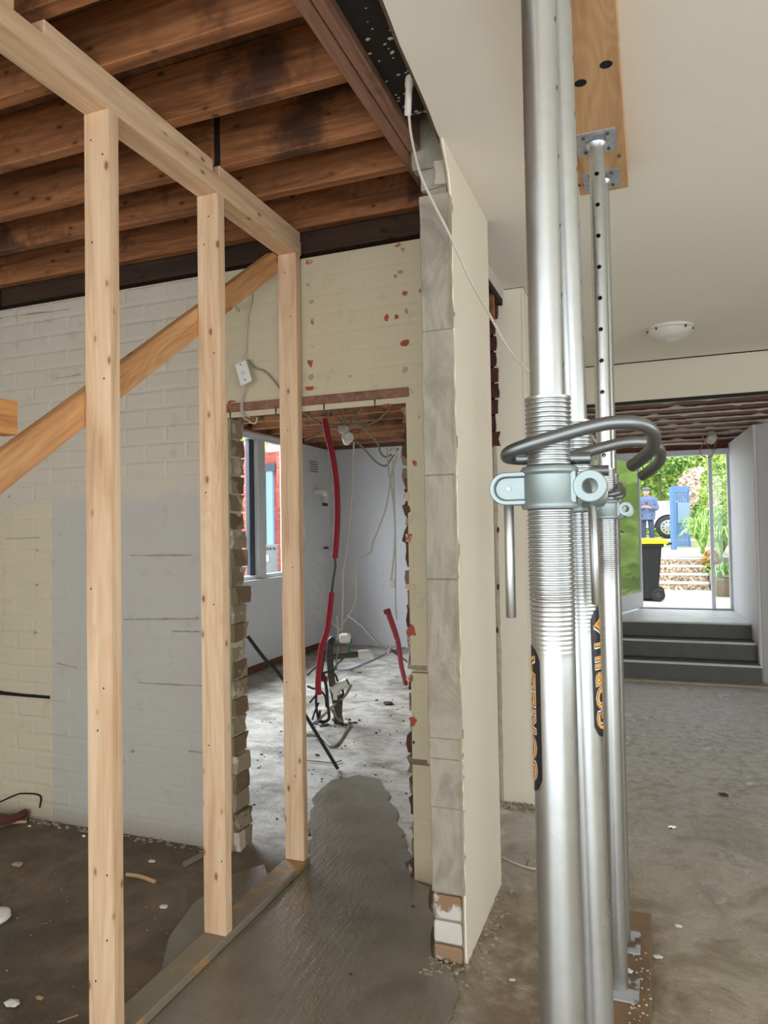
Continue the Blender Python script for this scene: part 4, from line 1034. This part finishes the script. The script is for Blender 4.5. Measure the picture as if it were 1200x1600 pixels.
# skirting rubble along the wall foot and pipe at far left
m = MB()
for i in range(150):
    x = rnd(-3.2,-1.9); m.ico((x, YW-rnd(.005,.05), .002), rnd(.002,.010), (1.6,1,.6), .4, 0)
for i in range(70): m.ico((rnd(-.62,-.54), rnd(2.2,2.9), .002), rnd(.002,.009), (1.2,1,.7), .4, 0)
for i in range(50): m.ico((rnd(-.80,-.6), rnd(3.66,3.76), .004), rnd(.003,.012), (1.2,1,.8), .4, 0)
for i in range(60): m.ico((rnd(-.74,-.58), rnd(2.2,2.30), .012), rnd(.002,.008), (1.2,1,.8), .4, 0)
for i in range(160): m.ico((rnd(-3.3,-1.6), rnd(1.2,2.75), .001), rnd(.001,.004), (1.6,1,.6), .4, 0)
for i in range(130): m.ico((rnd(-.55,1.2), rnd(1.5,5.5), .001), rnd(.001,.004), (1.6,1,.6), .4, 0)
solo('floor_crumbs', m, plain('crumb', srgb(160,146,126), .9, 0, .3, 60, .2), 'fine rubble crumbs scattered over the floors and along wall feet', 'rubble', (0,0,0), kind='stuff')
m = MB()
for i in range(260): m.ico((rnd(-3.0,-.98), rnd(3.0,6.8), .003), rnd(.002,.007)*(1 if random.random() < .85 else 2), (1.4,1,.6), .4, 0)
solo('kitchen_crumbs', m, stone_m, 'dark grit and rubble crumbs scattered over the dusty kitchen floor', 'rubble', (-2,4,0), kind='stuff')
cable('old_pipe', 'old dark pipe lying along the wall foot at far left', 'pipe', [onZ(-40,1290,.03),onZ(0,1284,.03),onZ(24,1278,.03),onZ(40,1270,.035)], .022, brick_brown)
cable('bent_rod', 'thin rusty rod lying in front of the old pipe at far left', 'rod', [onZ(-40,1298,.01),onZ(0,1290,.01),onZ(20,1285,.012),onZ(42,1284,.01)], .007, woodchip_m)
# wet footprints: separate small puddles
PUDDLE_GLINT = G('puddle_painted_glint'); PUDDLE_GLINT.set(srgb(172,169,164), .04, 0.0, Specular_IOR_Level=.9); puddle_glint_m = PUDDLE_GLINT.m  # pale base colour paints in the white reflection of the door
k_ = 0
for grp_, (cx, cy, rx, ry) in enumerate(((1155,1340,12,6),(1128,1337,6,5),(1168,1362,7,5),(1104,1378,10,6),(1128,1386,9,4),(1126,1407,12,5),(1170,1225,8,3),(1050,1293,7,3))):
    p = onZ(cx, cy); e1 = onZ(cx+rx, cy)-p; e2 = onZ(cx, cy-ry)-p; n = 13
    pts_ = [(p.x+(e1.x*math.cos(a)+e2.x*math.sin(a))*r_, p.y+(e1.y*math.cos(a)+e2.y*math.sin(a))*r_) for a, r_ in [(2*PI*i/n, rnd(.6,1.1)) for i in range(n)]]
    solo('puddle', MB().prism(pts_, 2, .0004, .002), puddle_glint_m, ['largest shiny wet footprint blot on the hall floor at right','small wet blot just left of the largest footprint','wet blot below the largest footprint near the right edge','left blot of the lower wet footprint','right blot of the lower wet footprint','wet heel blot below the lower footprint','small wet blot at the far right of the hall floor','small pale wet blot beyond the two footprints','long shiny wet streak in front of the steps','small wet streak right of the long one'][grp_], 'puddle')

# grille on the long wall beyond the props
for i in range(1):
    gx = -.612; a_, b_ = onX(922, 893, gx), onX(936, 945, gx)
    y0_, y1_, z0_, z1_ = min(a_.y,b_.y), max(a_.y,b_.y), min(a_.z,b_.z), max(a_.z,b_.z)
    gr = thing('wall_grille', 'grey louvred vent grille low on the long hall wall, seen between the props', 'grille', (gx+.02, (y0_+y1_)/2, z0_))
    part('frame', MB().box((gx+.001,y0_,z0_), (gx+.012,y1_,z1_)), dkpipe_m, gr)
    for k2 in range(4): part('slat', B((gx+.012,y0_+.02,z0_+.02+k2*(z1_-z0_)/4), (gx+.05,y1_-.02,z0_+.06+k2*(z1_-z0_)/4)), plate_m, gr)

# ================================================================== OUTDOORS
GZ = .34
sb = onZ(1070, 922, GZ).y
struct('floor.002', B((-7,8.98,-.2), (6,sb+.1,GZ)), concrete_out)
struct('floor.003', B((-14,sb+1.1,-.2), (14,21.0,.86)), plain('garden_soil_path', srgb(204,196,184), .9, 0, .12, 3, .3))
struct('floor.004', B((-30,21.0,-.2), (30,40,1.05)), plain('street_verge', srgb(176,182,140), .9, 0, .15, 3, .3))
struct('floor.005', B((-12,-3,-.3), (-4.1,8.9,-.02)), concrete_out)
X0s, X1s = -1.6, onZ(1108, 922, GZ).x
gs = thing('garden_steps', 'pale garden steps with pebbly aggregate risers beyond the glass door', 'steps', (.4, sb, GZ))
nst = 4
for i in range(nst):
    part('riser', B((X0s,sb+i*.30,GZ+i*.13), (X1s,sb+i*.30+.4,GZ+(i+1)*.13-.028)), agg_m, gs)
    part('tread', B((X0s,sb+i*.30-.012,GZ+(i+1)*.13-.028), (X1s+.01,sb+i*.30+.42,GZ+(i+1)*.13)), concrete_out, gs, .004)

def foliage(c, size, n, leaf=.08, shape='ball'):
    m = MB(); c = Vector(c); s = Vector(size)
    for i in range(n):
        if shape == 'ball':
            d = Vector((random.gauss(0,1), random.gauss(0,1), random.gauss(0,1))).normalized()*(rnd(.55,1.0)**.5); p = c+Vector((d.x*s.x, d.y*s.y, d.z*s.z))
        else:
            p = c+Vector((rnd(-1,1)*s.x, -abs(random.gauss(0,.4))*s.y, rnd(-1,1)*s.z))
            p.y += .35*noise.noise(Vector((p.x*1.3, 0, p.z*1.3)))*1.5
        a = Vector((rnd(-1,1), rnd(-1,.3), rnd(-1,1))).normalized(); b = a.orthogonal().normalized(); L = leaf*rnd(.6,1.3)
        m.add([p-b*L*.42, p+a*L*.8, p+b*L*.42, p-a*L*.8], [(0,1,2,3)])
    return m
hz = at(1060, 760, 27)
h = thing('tall_hedge', 'tall bright green hedge filling the view across the street', 'hedge', (hz.x, hz.y+1, 1.05))
part('leaves', foliage((hz.x, hz.y, 3.6), (7.5,.9,2.6), 11000, .13, 'box'), leaf_bright, h, kind='stuff')
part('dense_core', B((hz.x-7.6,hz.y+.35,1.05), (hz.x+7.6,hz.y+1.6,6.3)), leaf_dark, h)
def bush(name, label, px_, py_, d, size, n, mat, leaf, zb=None):
    c = at(px_, py_, d); t = thing(name, label, 'shrub', (c.x, c.y, (c.z-size[2]) if zb is None else zb))
    part('foliage', foliage(c, size, n, leaf), mat, t, kind='stuff')
    part('stem', MB().tube([(c.x,c.y,t.location.z),(c.x+.03,c.y,c.z)], .03, 6), dkpipe_m, t); return t
bush('flowering_bush', 'dusty pink flowering bush rising behind the blue gate', 1092, 768, 20.5, (.62,.5,.72), 1500, leaf_pink, .09, .86)
bush('dark_bush', 'dark green leafy bush above the blossom, against the hedge', 1030, 722, 26.2, (1.2,.5,.5), 1300, leaf_dark, .11, 1.05)
bush('garden_shrub', 'green leafy shrub just right of the blue gate', 1096, 815, 18.6, (.26,.3,.55), 1000, leaf_dark, .08, .86)
bush('garden_shrub', 'tall bright shrub behind the sidelight pane', 1125, 770, 17, (.45,.4,1.1), 1500, leaf_bright, .08, .86)
sh = thing('reflected_hedge', 'unseen green hedge added right of the garden for the door leaf to reflect', 'hedge', (2.6, 13, .3))  # out of view, added so the open door leaf reflects green
q = foliage((0,0,1.6), (4.5,.5,1.5), 5000, .12, 'box'); part('leaves', MB().add([(2.2+v.y, 13.5+v.x, v.z) for v in q.v], q.f), leaf_bright, sh, kind='stuff')
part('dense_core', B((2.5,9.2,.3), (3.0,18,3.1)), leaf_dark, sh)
bush('low_shrub', 'low orange tipped shrub at the right end of the garden steps', 1112, 876, 12.8, (.16,.2,.2), 350, m_leaf('orange_tip_leaf', srgb(150,120,60), srgb(200,150,84), srgb(226,190,120)), .05, .7)
struct('trim_3', MB().box((X1s+.02,sb-1.2,GZ), (X1s+1.6,sb+1.2,.62)), plain('garden_soil', srgb(150,130,104), .95, 0, .2, 6, .5))
def strap(px_, py_, d, n, L, lab):
    c = at(px_, py_, d); t = thing('strap_leaf_plant', lab, 'plant', tuple(c)); m = MB()
    for i in range(n):
        a = rnd(0, 2*PI); r = rnd(.4,1)*L*.75; h = rnd(.6,1)*L; w_ = .014
        p = [c, c+Vector((math.cos(a)*r*.35, math.sin(a)*r*.35, h*.7)), c+Vector((math.cos(a)*r*.75, math.sin(a)*r*.75, h*.95)), c+Vector((math.cos(a)*r, math.sin(a)*r, h*.65))]
        sd = Vector((-math.sin(a), math.cos(a), 0))*w_; vs = []
        for k_, q in enumerate(p): f = (1,1.2,.9,.15)[k_]; vs += [q-sd*f, q+sd*f]
        m.add(vs, [(0,1,3,2),(2,3,5,4),(4,5,7,6)])
    part('leaves', m, leaf_strap, t, kind='stuff'); part('crown', MB().ico(c, .05, (1,1,1), .2, 1), leaf_dark, t); return t
strap(1098, 862, 14.0, 110, .75, 'strappy green plant right of the blue gate above the steps')
strap(1126, 872, 12.6, 90, .62, 'strappy green plant seen through the upper part of the sidelight pane')
strap(1124, 918, 11.2, 60, .42, 'small strappy plant low behind the sidelight pane')
strap(1112, 850, 14.6, 90, .8, 'strappy green plant in line with the door post')
# brick pier right of the door outside
p_ = at(1131, 900, 9.6)
pr = struct('wall_right.002', B((p_.x+.012,9.1,.0), (p_.x+.30,9.7,2.5)), mortar_m)
me_b = B((0,0,0), (.014,.225,.074)).mesh('brick')
for c in range(22):
    for j in range(7):
        y = 9.12+j*.24+(.12 if c % 2 else 0)
        if y < 9.5: link('brick', me_b, brick_red if (c*3+j) % 4 else brick_purple, pr, (p_.x, y, GZ+.02+c*.086))

# --- wheelie bin
bb = onZ(1017, 940, GZ); bc = camaxis(Vector((0,0,1))).dot(bb-CAM); k = bc/1100
bx = bb.x-.10; by = bb.y+.25
bn = thing('wheelie_bin', 'black wheelie bin with yellow lid standing on the paving outside the door', 'bin', (bx, by, GZ))
HB = (939-849)*k
part('body', MB().hexa([(bx-.22,by-.22,GZ+.03),(bx+.20,by-.22,GZ+.03),(bx+.20,by+.22,GZ+.03),(bx-.22,by+.22,GZ+.03)],
                       [(bx-.27,by-.26,GZ+HB),(bx+.275,by-.26,GZ+HB),(bx+.275,by+.26,GZ+HB),(bx-.27,by+.26,GZ+HB)]), black_m, bn, .02, label='black tapered body')
part('rim', B((bx-.30,by-.28,GZ+HB-.05), (bx+.30,by+.28,GZ+HB)), black_m, bn, .012)
part('lid', MB().prism([(bx-.32,GZ+HB),(bx+.36,GZ+HB),(bx+.37,GZ+HB+.035),(bx+.28,GZ+HB+.075),(bx-.26,GZ+HB+.085),(bx-.32,GZ+HB+.04)], 1, by-.30, by+.30), plain('yellow_lid', srgb(246,206,40), .4, 0, .05), bn, .01, label='yellow lid')
part('handle', MB().tube([(bx+.34,by-.22,GZ+HB-.01),(bx+.40,by-.22,GZ+HB+.0),(bx+.40,by+.22,GZ+HB+.0),(bx+.34,by+.22,GZ+HB-.01)], .016, 8, False), black_m, bn)
for sy in (-1, 1):
    cy = by+sy*.24; wh = MB()
    wv = [(r, z_) for r, z_ in ((.02,-.025),(.085,-.025),(.098,-.012),(.098,.012),(.085,.025),(.02,.025))]
    q = MB().lathe(wv, n=24); wh.add([(v.x+bx+.205, cy+v.z, v.y+GZ+.098) for v in q.v], q.f)
    o = part('wheel', wh, plain('black_rubber', srgb(44,44,48), .6) if sy < 0 else black_m, bn, smooth=True)
    q = MB().lathe([(.035,-.03),(.04,.03)], n=16); part('hub', MB().add([(v.x+bx+.205, cy+v.z, v.y+GZ+.098) for v in q.v], q.f), dkpipe_m, o)

# --- blue metal gate standing open
gp = onZ(1053, 859, .86); gd = camaxis(Vector((0,0,1))).dot(gp-CAM); kk = gd/1100
gh = 100*kk; u = Vector((.62,.78,0)).normalized(); gw = 27*kk/.62*.92
gate = thing('metal_gate', 'open pale blue metal gate of upright bars with a flat panel', 'gate', tuple(gp))
gm = plain('pale_blue_paint', srgb(84,124,174), .5, 0, .06); gm2 = plain('paler_blue_panel', srgb(130,158,186), .5, 0, .05)
gb = lambda a, b, z0, z1, t=.02: MB().hexa([(*(gp+u*a-Vector((-u.y,u.x,0))*t).xy,z0),(*(gp+u*b-Vector((-u.y,u.x,0))*t).xy,z0),(*(gp+u*b+Vector((-u.y,u.x,0))*t).xy,z0),(*(gp+u*a+Vector((-u.y,u.x,0))*t).xy,z0)],
                                         [(*(gp+u*a-Vector((-u.y,u.x,0))*t).xy,z1),(*(gp+u*b-Vector((-u.y,u.x,0))*t).xy,z1),(*(gp+u*b+Vector((-u.y,u.x,0))*t).xy,z1),(*(gp+u*a+Vector((-u.y,u.x,0))*t).xy,z1)])
part('post', gb(-.06,.06,.86,.86+gh*.98,.05), gm, gate, .004)
part('end_bar', gb(gw-.05,gw,.92,.86+gh*.96), gm, gate)
part('rail', gb(0,gw,.86+gh*.90,.86+gh*1.0), gm, gate); part('rail', gb(0,gw,.94,1.0), gm, gate)
part('panel', gb(gw*.25,gw*.97,.86+gh*.42,.86+gh*.74,.028), gm2, gate, label='pale flat panel')
for i in range(9): a = .1+(gw-.16)*i/8; part('bar', gb(a-.011,a+.011,.98,.86+gh*.93,.011), gm, gate)

# --- parked utility vehicle behind
wc_ = at(1044, 822, 23); wr_ = 18*23/1100
car = thing('parked_utility', 'white utility vehicle parked in the street behind the standing person', 'car', (wc_.x-1.6, wc_.y, 1.05))
gz = 1.05; W0, W1 = wc_.y-.1, wc_.y+1.65
def arch(cx, r): return [(cx-r*math.cos(PI*i/10), gz+.36+r*math.sin(PI*i/10)) for i in range(11)]
x1 = wc_.x+.95; x0 = wc_.x-4.1
prof_c = [(x0,gz+.35)]+[(x, z_) for x, z_ in arch(wc_.x-3.15,.43)]+[(wc_.x-.44,gz+.36)]+[(x, z_) for x, z_ in arch(wc_.x,.43)][1:]+[(x1,gz+.42),(x1+.02,gz+1.22),(wc_.x-1.0,gz+1.24),(wc_.x-1.15,gz+1.25),(wc_.x-1.3,gz+1.78),(wc_.x-2.3,gz+1.80),(wc_.x-2.95,gz+1.18),(x0+.1,gz+1.02)]
whitecar = plain('white_car_paint', srgb(236,238,240), .25, 0, .02, 4, 0)
part('body', MB().prism(prof_c, 1, W0, W1), whitecar, car, .02)
part('side_window', MB().prism([(wc_.x-1.4,gz+1.26),(wc_.x-1.5,gz+1.70),(wc_.x-2.25,gz+1.72),(wc_.x-2.75,gz+1.24)], 1, W0-.006, W0+.01), dkframe_m, car)
part('bumper', B((x1,W0+.05,gz+.40), (x1+.12,W1-.05,gz+.60)), dkpipe_m, car, .02); part('tail_lamp', B((x1-.01,W0-.004,gz+.80), (x1+.03,W0+.12,gz+1.12)), red_m, car, .005)
for cx in (wc_.x, wc_.x-3.15):
    part('arch_lining', MB().prism([(cx+.425*math.cos(PI*i/12), gz+.36+.425*math.sin(PI*i/12)) for i in range(13)], 1, W0+.10, W0+.30), black_m, car)
    for yy in (W0+.02, W1-.22):
        q = MB().lathe([(.20,0),(.33,0),(wr_,.03),(wr_,.19),(.33,.22),(.20,.22)], n=28, closed=False)
        o = part('wheel', MB().add([(cx+v.x, yy+v.z, gz+wr_+v.y) for v in q.v], q.f), black_m, car, smooth=True)
        q = MB().lathe([(.03,-.02),(.235,.0),(.25,.02)], n=24); part('rim', MB().add([(cx+v.x, yy-.012+v.z, gz+wr_+v.y) for v in q.v], q.f), galv_m, o)
        for s_ in range(10):
            a = 2*PI*s_/10; c2 = Vector((cx+.165*math.cos(a), yy-.026, gz+wr_+.165*math.sin(a))); part('rim_hole', MB().ico(c2, .026, (1,.4,1), 0, 1), blackhole_m, o)

# --- person reading a phone
pf = onZ(1012, 854, .86)
def skinned(name, verts, edges, radii, mat, parent, sub=2, smooth=True):
    me = bpy.data.meshes.new(name); me.from_pydata([tuple(v) for v in verts], edges, []); o = bpy.data.objects.new(name, me); COL.objects.link(o)
    sk = o.modifiers.new('s', 'SKIN'); sk.use_smooth_shade = True
    for i, r in enumerate(radii): d = me.skin_vertices[0].data[i]; d.radius = r if isinstance(r, tuple) else (r, r)
    me.skin_vertices[0].data[0].use_root = True
    ss = o.modifiers.new('u', 'SUBSURF'); ss.levels = sub
    dg = bpy.context.evaluated_depsgraph_get(); res = bpy.data.meshes.new_from_object(o.evaluated_get(dg)); bpy.data.objects.remove(o)
    for p in res.polygons: p.use_smooth = True
    res.name = name; res.materials.clear(); return link(name, res, mat, parent)
pz = thing('person', 'person in flat cap and grey blue jacket standing outdoors, looking down at a phone', 'person', (pf.x, pf.y, .86))
skin_m = plain('skin', srgb(222,160,138), .55, 0, .05, 20, 0); jack_m = plain('quilted_jacket', srgb(92,108,144), .7, 0, .1, 12, .2)
trou_m = plain('dark_trousers', srgb(58,66,96), .8, 0, .1, 12, .1); cap_m = plain('grey_tweed_cap', srgb(104,102,118), .9, 0, .15, 60, .3)
S = 1.74/1.75
# root pelvis; one continuous body (local coordinates, facing -y)
V = {'pel':(0,0,.95),'sp':(0,.01,1.15),'ch':(0,.0,1.36),'nk':(0,-.01,1.50),'h0':(0,-.045,1.57),'h1':(0,-.06,1.66),
     'sl':(-.19,0,1.42),'sr':(.19,0,1.42),'el':(-.27,-.03,1.15),'er':(.27,-.03,1.15),'wl':(-.10,-.27,1.17),'wr':(.09,-.27,1.15),
     'hl':(-.10,0,.90),'hr':(.10,0,.90),'kl':(-.11,-.02,.50),'kr':(.12,-.02,.50),'al':(-.11,.02,.09),'ar':(.13,.02,.09),'tl':(-.12,-.15,.04),'tr':(.15,-.15,.04)}
E_ = [('pel','sp'),('sp','ch'),('ch','nk'),('nk','h0'),('h0','h1'),('ch','sl'),('ch','sr'),('sl','el'),('sr','er'),('el','wl'),('er','wr'),('pel','hl'),('pel','hr'),('hl','kl'),('hr','kr'),('kl','al'),('kr','ar'),('al','tl'),('ar','tr')]
Rr = {'pel':(.15,.11),'sp':(.14,.10),'ch':(.17,.11),'nk':.055,'h0':.075,'h1':.088,'sl':.065,'sr':.065,'el':.048,'er':.048,'wl':.03,'wr':.03,'hl':.085,'hr':.085,'kl':.058,'kr':.058,'al':.042,'ar':.042,'tl':.035,'tr':.035}
ks = list(V); body = skinned('body', [V[k_] for k_ in ks], [(ks.index(a), ks.index(b)) for a, b in E_], [Rr[k_] for k_ in ks], skin_m, pz)
# quilted jacket: torso and sleeves with rolls
jm_ = MB(); n = 30
for i in range(1): pass
rings = []
for j in range(27):
    z = .80+.70*j/26; t_ = (z-.80)/.70
    rx = .225+.02*math.sin(t_*3)-(.13*max(0,(t_-.88)/.12)**1.5); ry = .165-.02*t_-(.06*max(0,(t_-.88)/.12)); q = .009*abs(math.sin(j*PI/3.2))
    rings.append([(math.cos(2*PI*i/n)*(rx+q), math.sin(2*PI*i/n)*(ry+q)-.01, z) for i in range(n)])
vs = [v for r in rings for v in r]; fs = [(j*n+i, j*n+(i+1)%n, (j+1)*n+(i+1)%n, (j+1)*n+i) for j in range(26) for i in range(n)]+[tuple(range(n))[::-1], tuple(26*n+i for i in range(n))]
jk = link('jacket', MB().add(vs, fs).mesh('jacket', smooth=True), jack_m, pz)
for s_, (a, b, c3) in (( -1, (V['sl'],V['el'],V['wl'])), (1, (V['sr'],V['er'],V['wr']))):
    a, b, c3 = Vector(a), Vector(b), Vector(c3)
    link('sleeve', MB().tube([a+Vector((-s_*.05,0,.02)), a+Vector((s_*.02,0,-.02)), a.lerp(b,.5)+Vector((s_*.02,0,0)), b+Vector((s_*.015,0,-.01)), b.lerp(c3,.4)+Vector((s_*.01,0,-.01)), b.lerp(c3,.9)], lambda t: (.082-.03*t)+.006*abs(math.sin(t*26)), 14, True, 6).mesh('sleeve', smooth=True), jack_m, jk)
tr_ = skinned('trousers', [(0,0,.93),(-.10,0,.88),(-.11,-.02,.50),(-.11,.02,.10),(.10,0,.88),(.12,-.02,.50),(.13,.02,.10)], [(0,1),(1,2),(2,3),(0,4),(4,5),(5,6)], [(.16,.12),.105,.085,.07,.105,.085,.07], trou_m, pz)
link('collar', MB().tube([(.075*math.cos(a), -.02+.07*math.sin(a), 1.49+.012*math.sin(a)) for a in [2*PI*i/12 for i in range(13)]], .028, 8, False).mesh('collar', smooth=True), jack_m, pz)
hp = link('cap', MB().lathe([(.095,1.665),(.115,1.675),(.128,1.70),(.118,1.735),(.075,1.755),(.02,1.76)], (0,-.045,0), 24).mesh('cap', smooth=True), cap_m, pz)
link('peak', MB().prism([(-.08,-.12),(-.05,-.185),(0,-.20),(.05,-.185),(.08,-.12)], 2, 1.668, 1.68).mesh('peak', bevel=.003), cap_m, hp)
hd_ = link('face', MB().ico((0,-.062,1.625), .094, (.86,1.02,1.2), 0, 3).mesh('face', smooth=True), skin_m, body)
link('nose', MB().ico((0,-.165,1.615), .017, (.8,1.3,1.5), 0, 2).mesh('nose', smooth=True), skin_m, body)
for s_ in (-1, 1):
    link('eye', MB().ico((s_*.032,-.150,1.640), .008, (1.4,.7,.8), 0, 1).mesh('eye'), ink_m, body)
    link('ear', MB().ico((s_*.083,-.055,1.63), .02, (.5,1,1.5), 0, 2).mesh('ear', smooth=True), skin_m, body)
    wv = Vector(V['wl'] if s_ < 0 else V['wr']); dr_ = (Vector((.0,-.36,1.19))-wv).normalized()
    link('palm', MB().ico(wv+dr_*.045, .045, (.8,1,.5), 0, 2).mesh('palm', smooth=True), skin_m, body)
    for f_ in range(4):
        b0 = wv+dr_*.07+Vector((0,0,.025-.016*f_)); L = (.052,.060,.056,.042)[f_]
        link('finger', MB().tube([b0, b0+dr_*L*.5+Vector((0,-.006,0)), b0+dr_*L+Vector((-s_*.012,.002,0))], .0085, 6, True, 3).mesh('finger', smooth=True), skin_m, body)
    link('thumb', MB().tube([wv+dr_*.03+Vector((0,0,.02)), wv+dr_*.06+Vector((0,-.01,.045)), wv+dr_*.085+Vector((0,0,.055))], .010, 6, True, 3).mesh('thumb', smooth=True), skin_m, body)
link('mouth', MB().ico((0,-.152,1.580), .016, (1.4,.4,.35), 0, 1).mesh('mouth'), plain('lips', srgb(176,96,88)), body)
link('hair', MB().lathe([(.083,1.61),(.090,1.64),(.092,1.67)], (0,-.035,0), 20).mesh('hair', smooth=True), plain('grey_hair', srgb(150,140,134), .9), body)
for s_, ax_ in ((-1,V['tl']),(1,V['tr'])):
    link('shoe', MB().ico((ax_[0]*.95,-.07,.045), .05, (1,2.5,.9), .0, 2).mesh('shoe', smooth=True), plain('brown_shoe', srgb(110,80,66)), pz)
phn = MB().box((-.035,-.345,1.20), (.035,-.335,1.34)); ph = thing('mobile_phone', 'dark mobile phone held in both hands by the person in the cap', 'phone', (pf.x, pf.y-.34, 2.06))
link('case', MB().box((-.037,-.012,0), (.037,0,.145)).mesh('case', bevel=.003), black_m, ph); link('screen', MB().box((-.033,.0002,.008), (.033,.0012,.137)).mesh('screen'), dkframe_m, ph)
ph.rotation_euler = (math.radians(-35),0,0)
pz.rotation_euler = (0,0,math.radians(0))

# --- seen through the kitchen window
YB1 = 7.75
a0, a1 = onY(372,700,YB1).x, onY(391.5,700,YB1).x
def brickface(nm, xa, xb, za, zb, Y, mats, lab=None, maxn=260):
    s_ = struct(nm, B((xa,Y+.012,za), (xb,Y+.12,zb)), mortar_m); bw = .225; me = B((-.1125,0,0), (.1125,.016,.074)).mesh('brick'); meh = B((-.0525,0,0), (.0525,.016,.074)).mesh('brick'); c = 0; z = za+.01; n = 0
    while z < zb-.05:
        x = xa+(.0 if c % 2 else -.12)
        while x < xb:
            l, r = max(x, xa), min(x+bw, xb)
            if r-l > .06 and n < maxn:
                o = link('brick', me if r-l > .15 else meh, mats[random.randrange(len(mats))], s_, ((l+r)/2, Y, z)); o.scale = ((r-l)/(.225 if r-l > .15 else .105),1,1); n += 1
            x += .237
        z += .086; c += 1
    return s_
brickface('wall_front.002', a0-.5, a1, .0, onY(388,690,YB1).z, YB1, [brick_red, brick_red, brick_purple])
b0_, b1_ = onY(431.5,700,8.5).x, onY(452,700,8.5).x
brickface('wall_front.003', b0_, KX-.16, .0, 2.62, 8.5, [brick_purple, brick_red])
n_ = 12.5
c0, c1 = onY(396,700,n_).x, onY(436,700,n_).x
brickface('wall_front.004', c0-.4, c1+.3, .0, onY(420,706,n_).z, n_, [brick_red, m_brick('pink_brick', srgb(214,150,138), srgb(196,124,112))], maxn=280)
e0, e1 = onY(409,0+735,n_-.1), onY(430,735,n_-.1)
nbw = thing('neighbour_door_frame', 'dark headed doorway frame with pale blue post in the neighbouring brick wall', 'frame', (e0.x, n_-.1, 0))
part('head', B((e0.x,n_-.12,e0.z-.02), (e1.x,n_-.02,e0.z+.13)), dkframe_m, nbw); part('jamb', B((e0.x,n_-.12,0), (e0.x+.08,n_-.02,e0.z)), dkframe_m, nbw)
part('post', B((e0.x+.09,n_-.10,0), (e0.x+.24,n_-.02,e0.z)), gm2, nbw, label='pale blue post')
f0 = onY(398,851,8.9); f1 = onY(440,851,8.9)
fe = thing('meter_cupboard', 'grey service cupboard with small dials outside the kitchen window', 'cupboard', (f0.x, 9.0, 0))
gfm = plain('grey_sheet', srgb(132,140,142), .6, 0, .05)
part('body', B((f0.x-.5,8.9,0), (f1.x,9.05,f0.z)), gfm, fe, .004)
for px_ in (417, 422, 428):
    q = onY(px_, 857, 8.89); part('dial', MB().lathe([(.022,-.01),(.022,.01)], n=14).add([], []) if False else MB().ico(q, .022, (1,.4,1), 0, 2), dkframe_m, fe)
q = onY(414, 872, 8.88); part('label_plate', B((q.x-.03,8.885,q.z-.05), (q.x+.06,8.899,q.z+.04)), whitep_m, fe)
bush('garden_shrub', 'green leafy shrub above the red brick wall outside the kitchen window', 388, 690, 10.5, (.3,.3,.25), 500, leaf_bright, .06, 0)
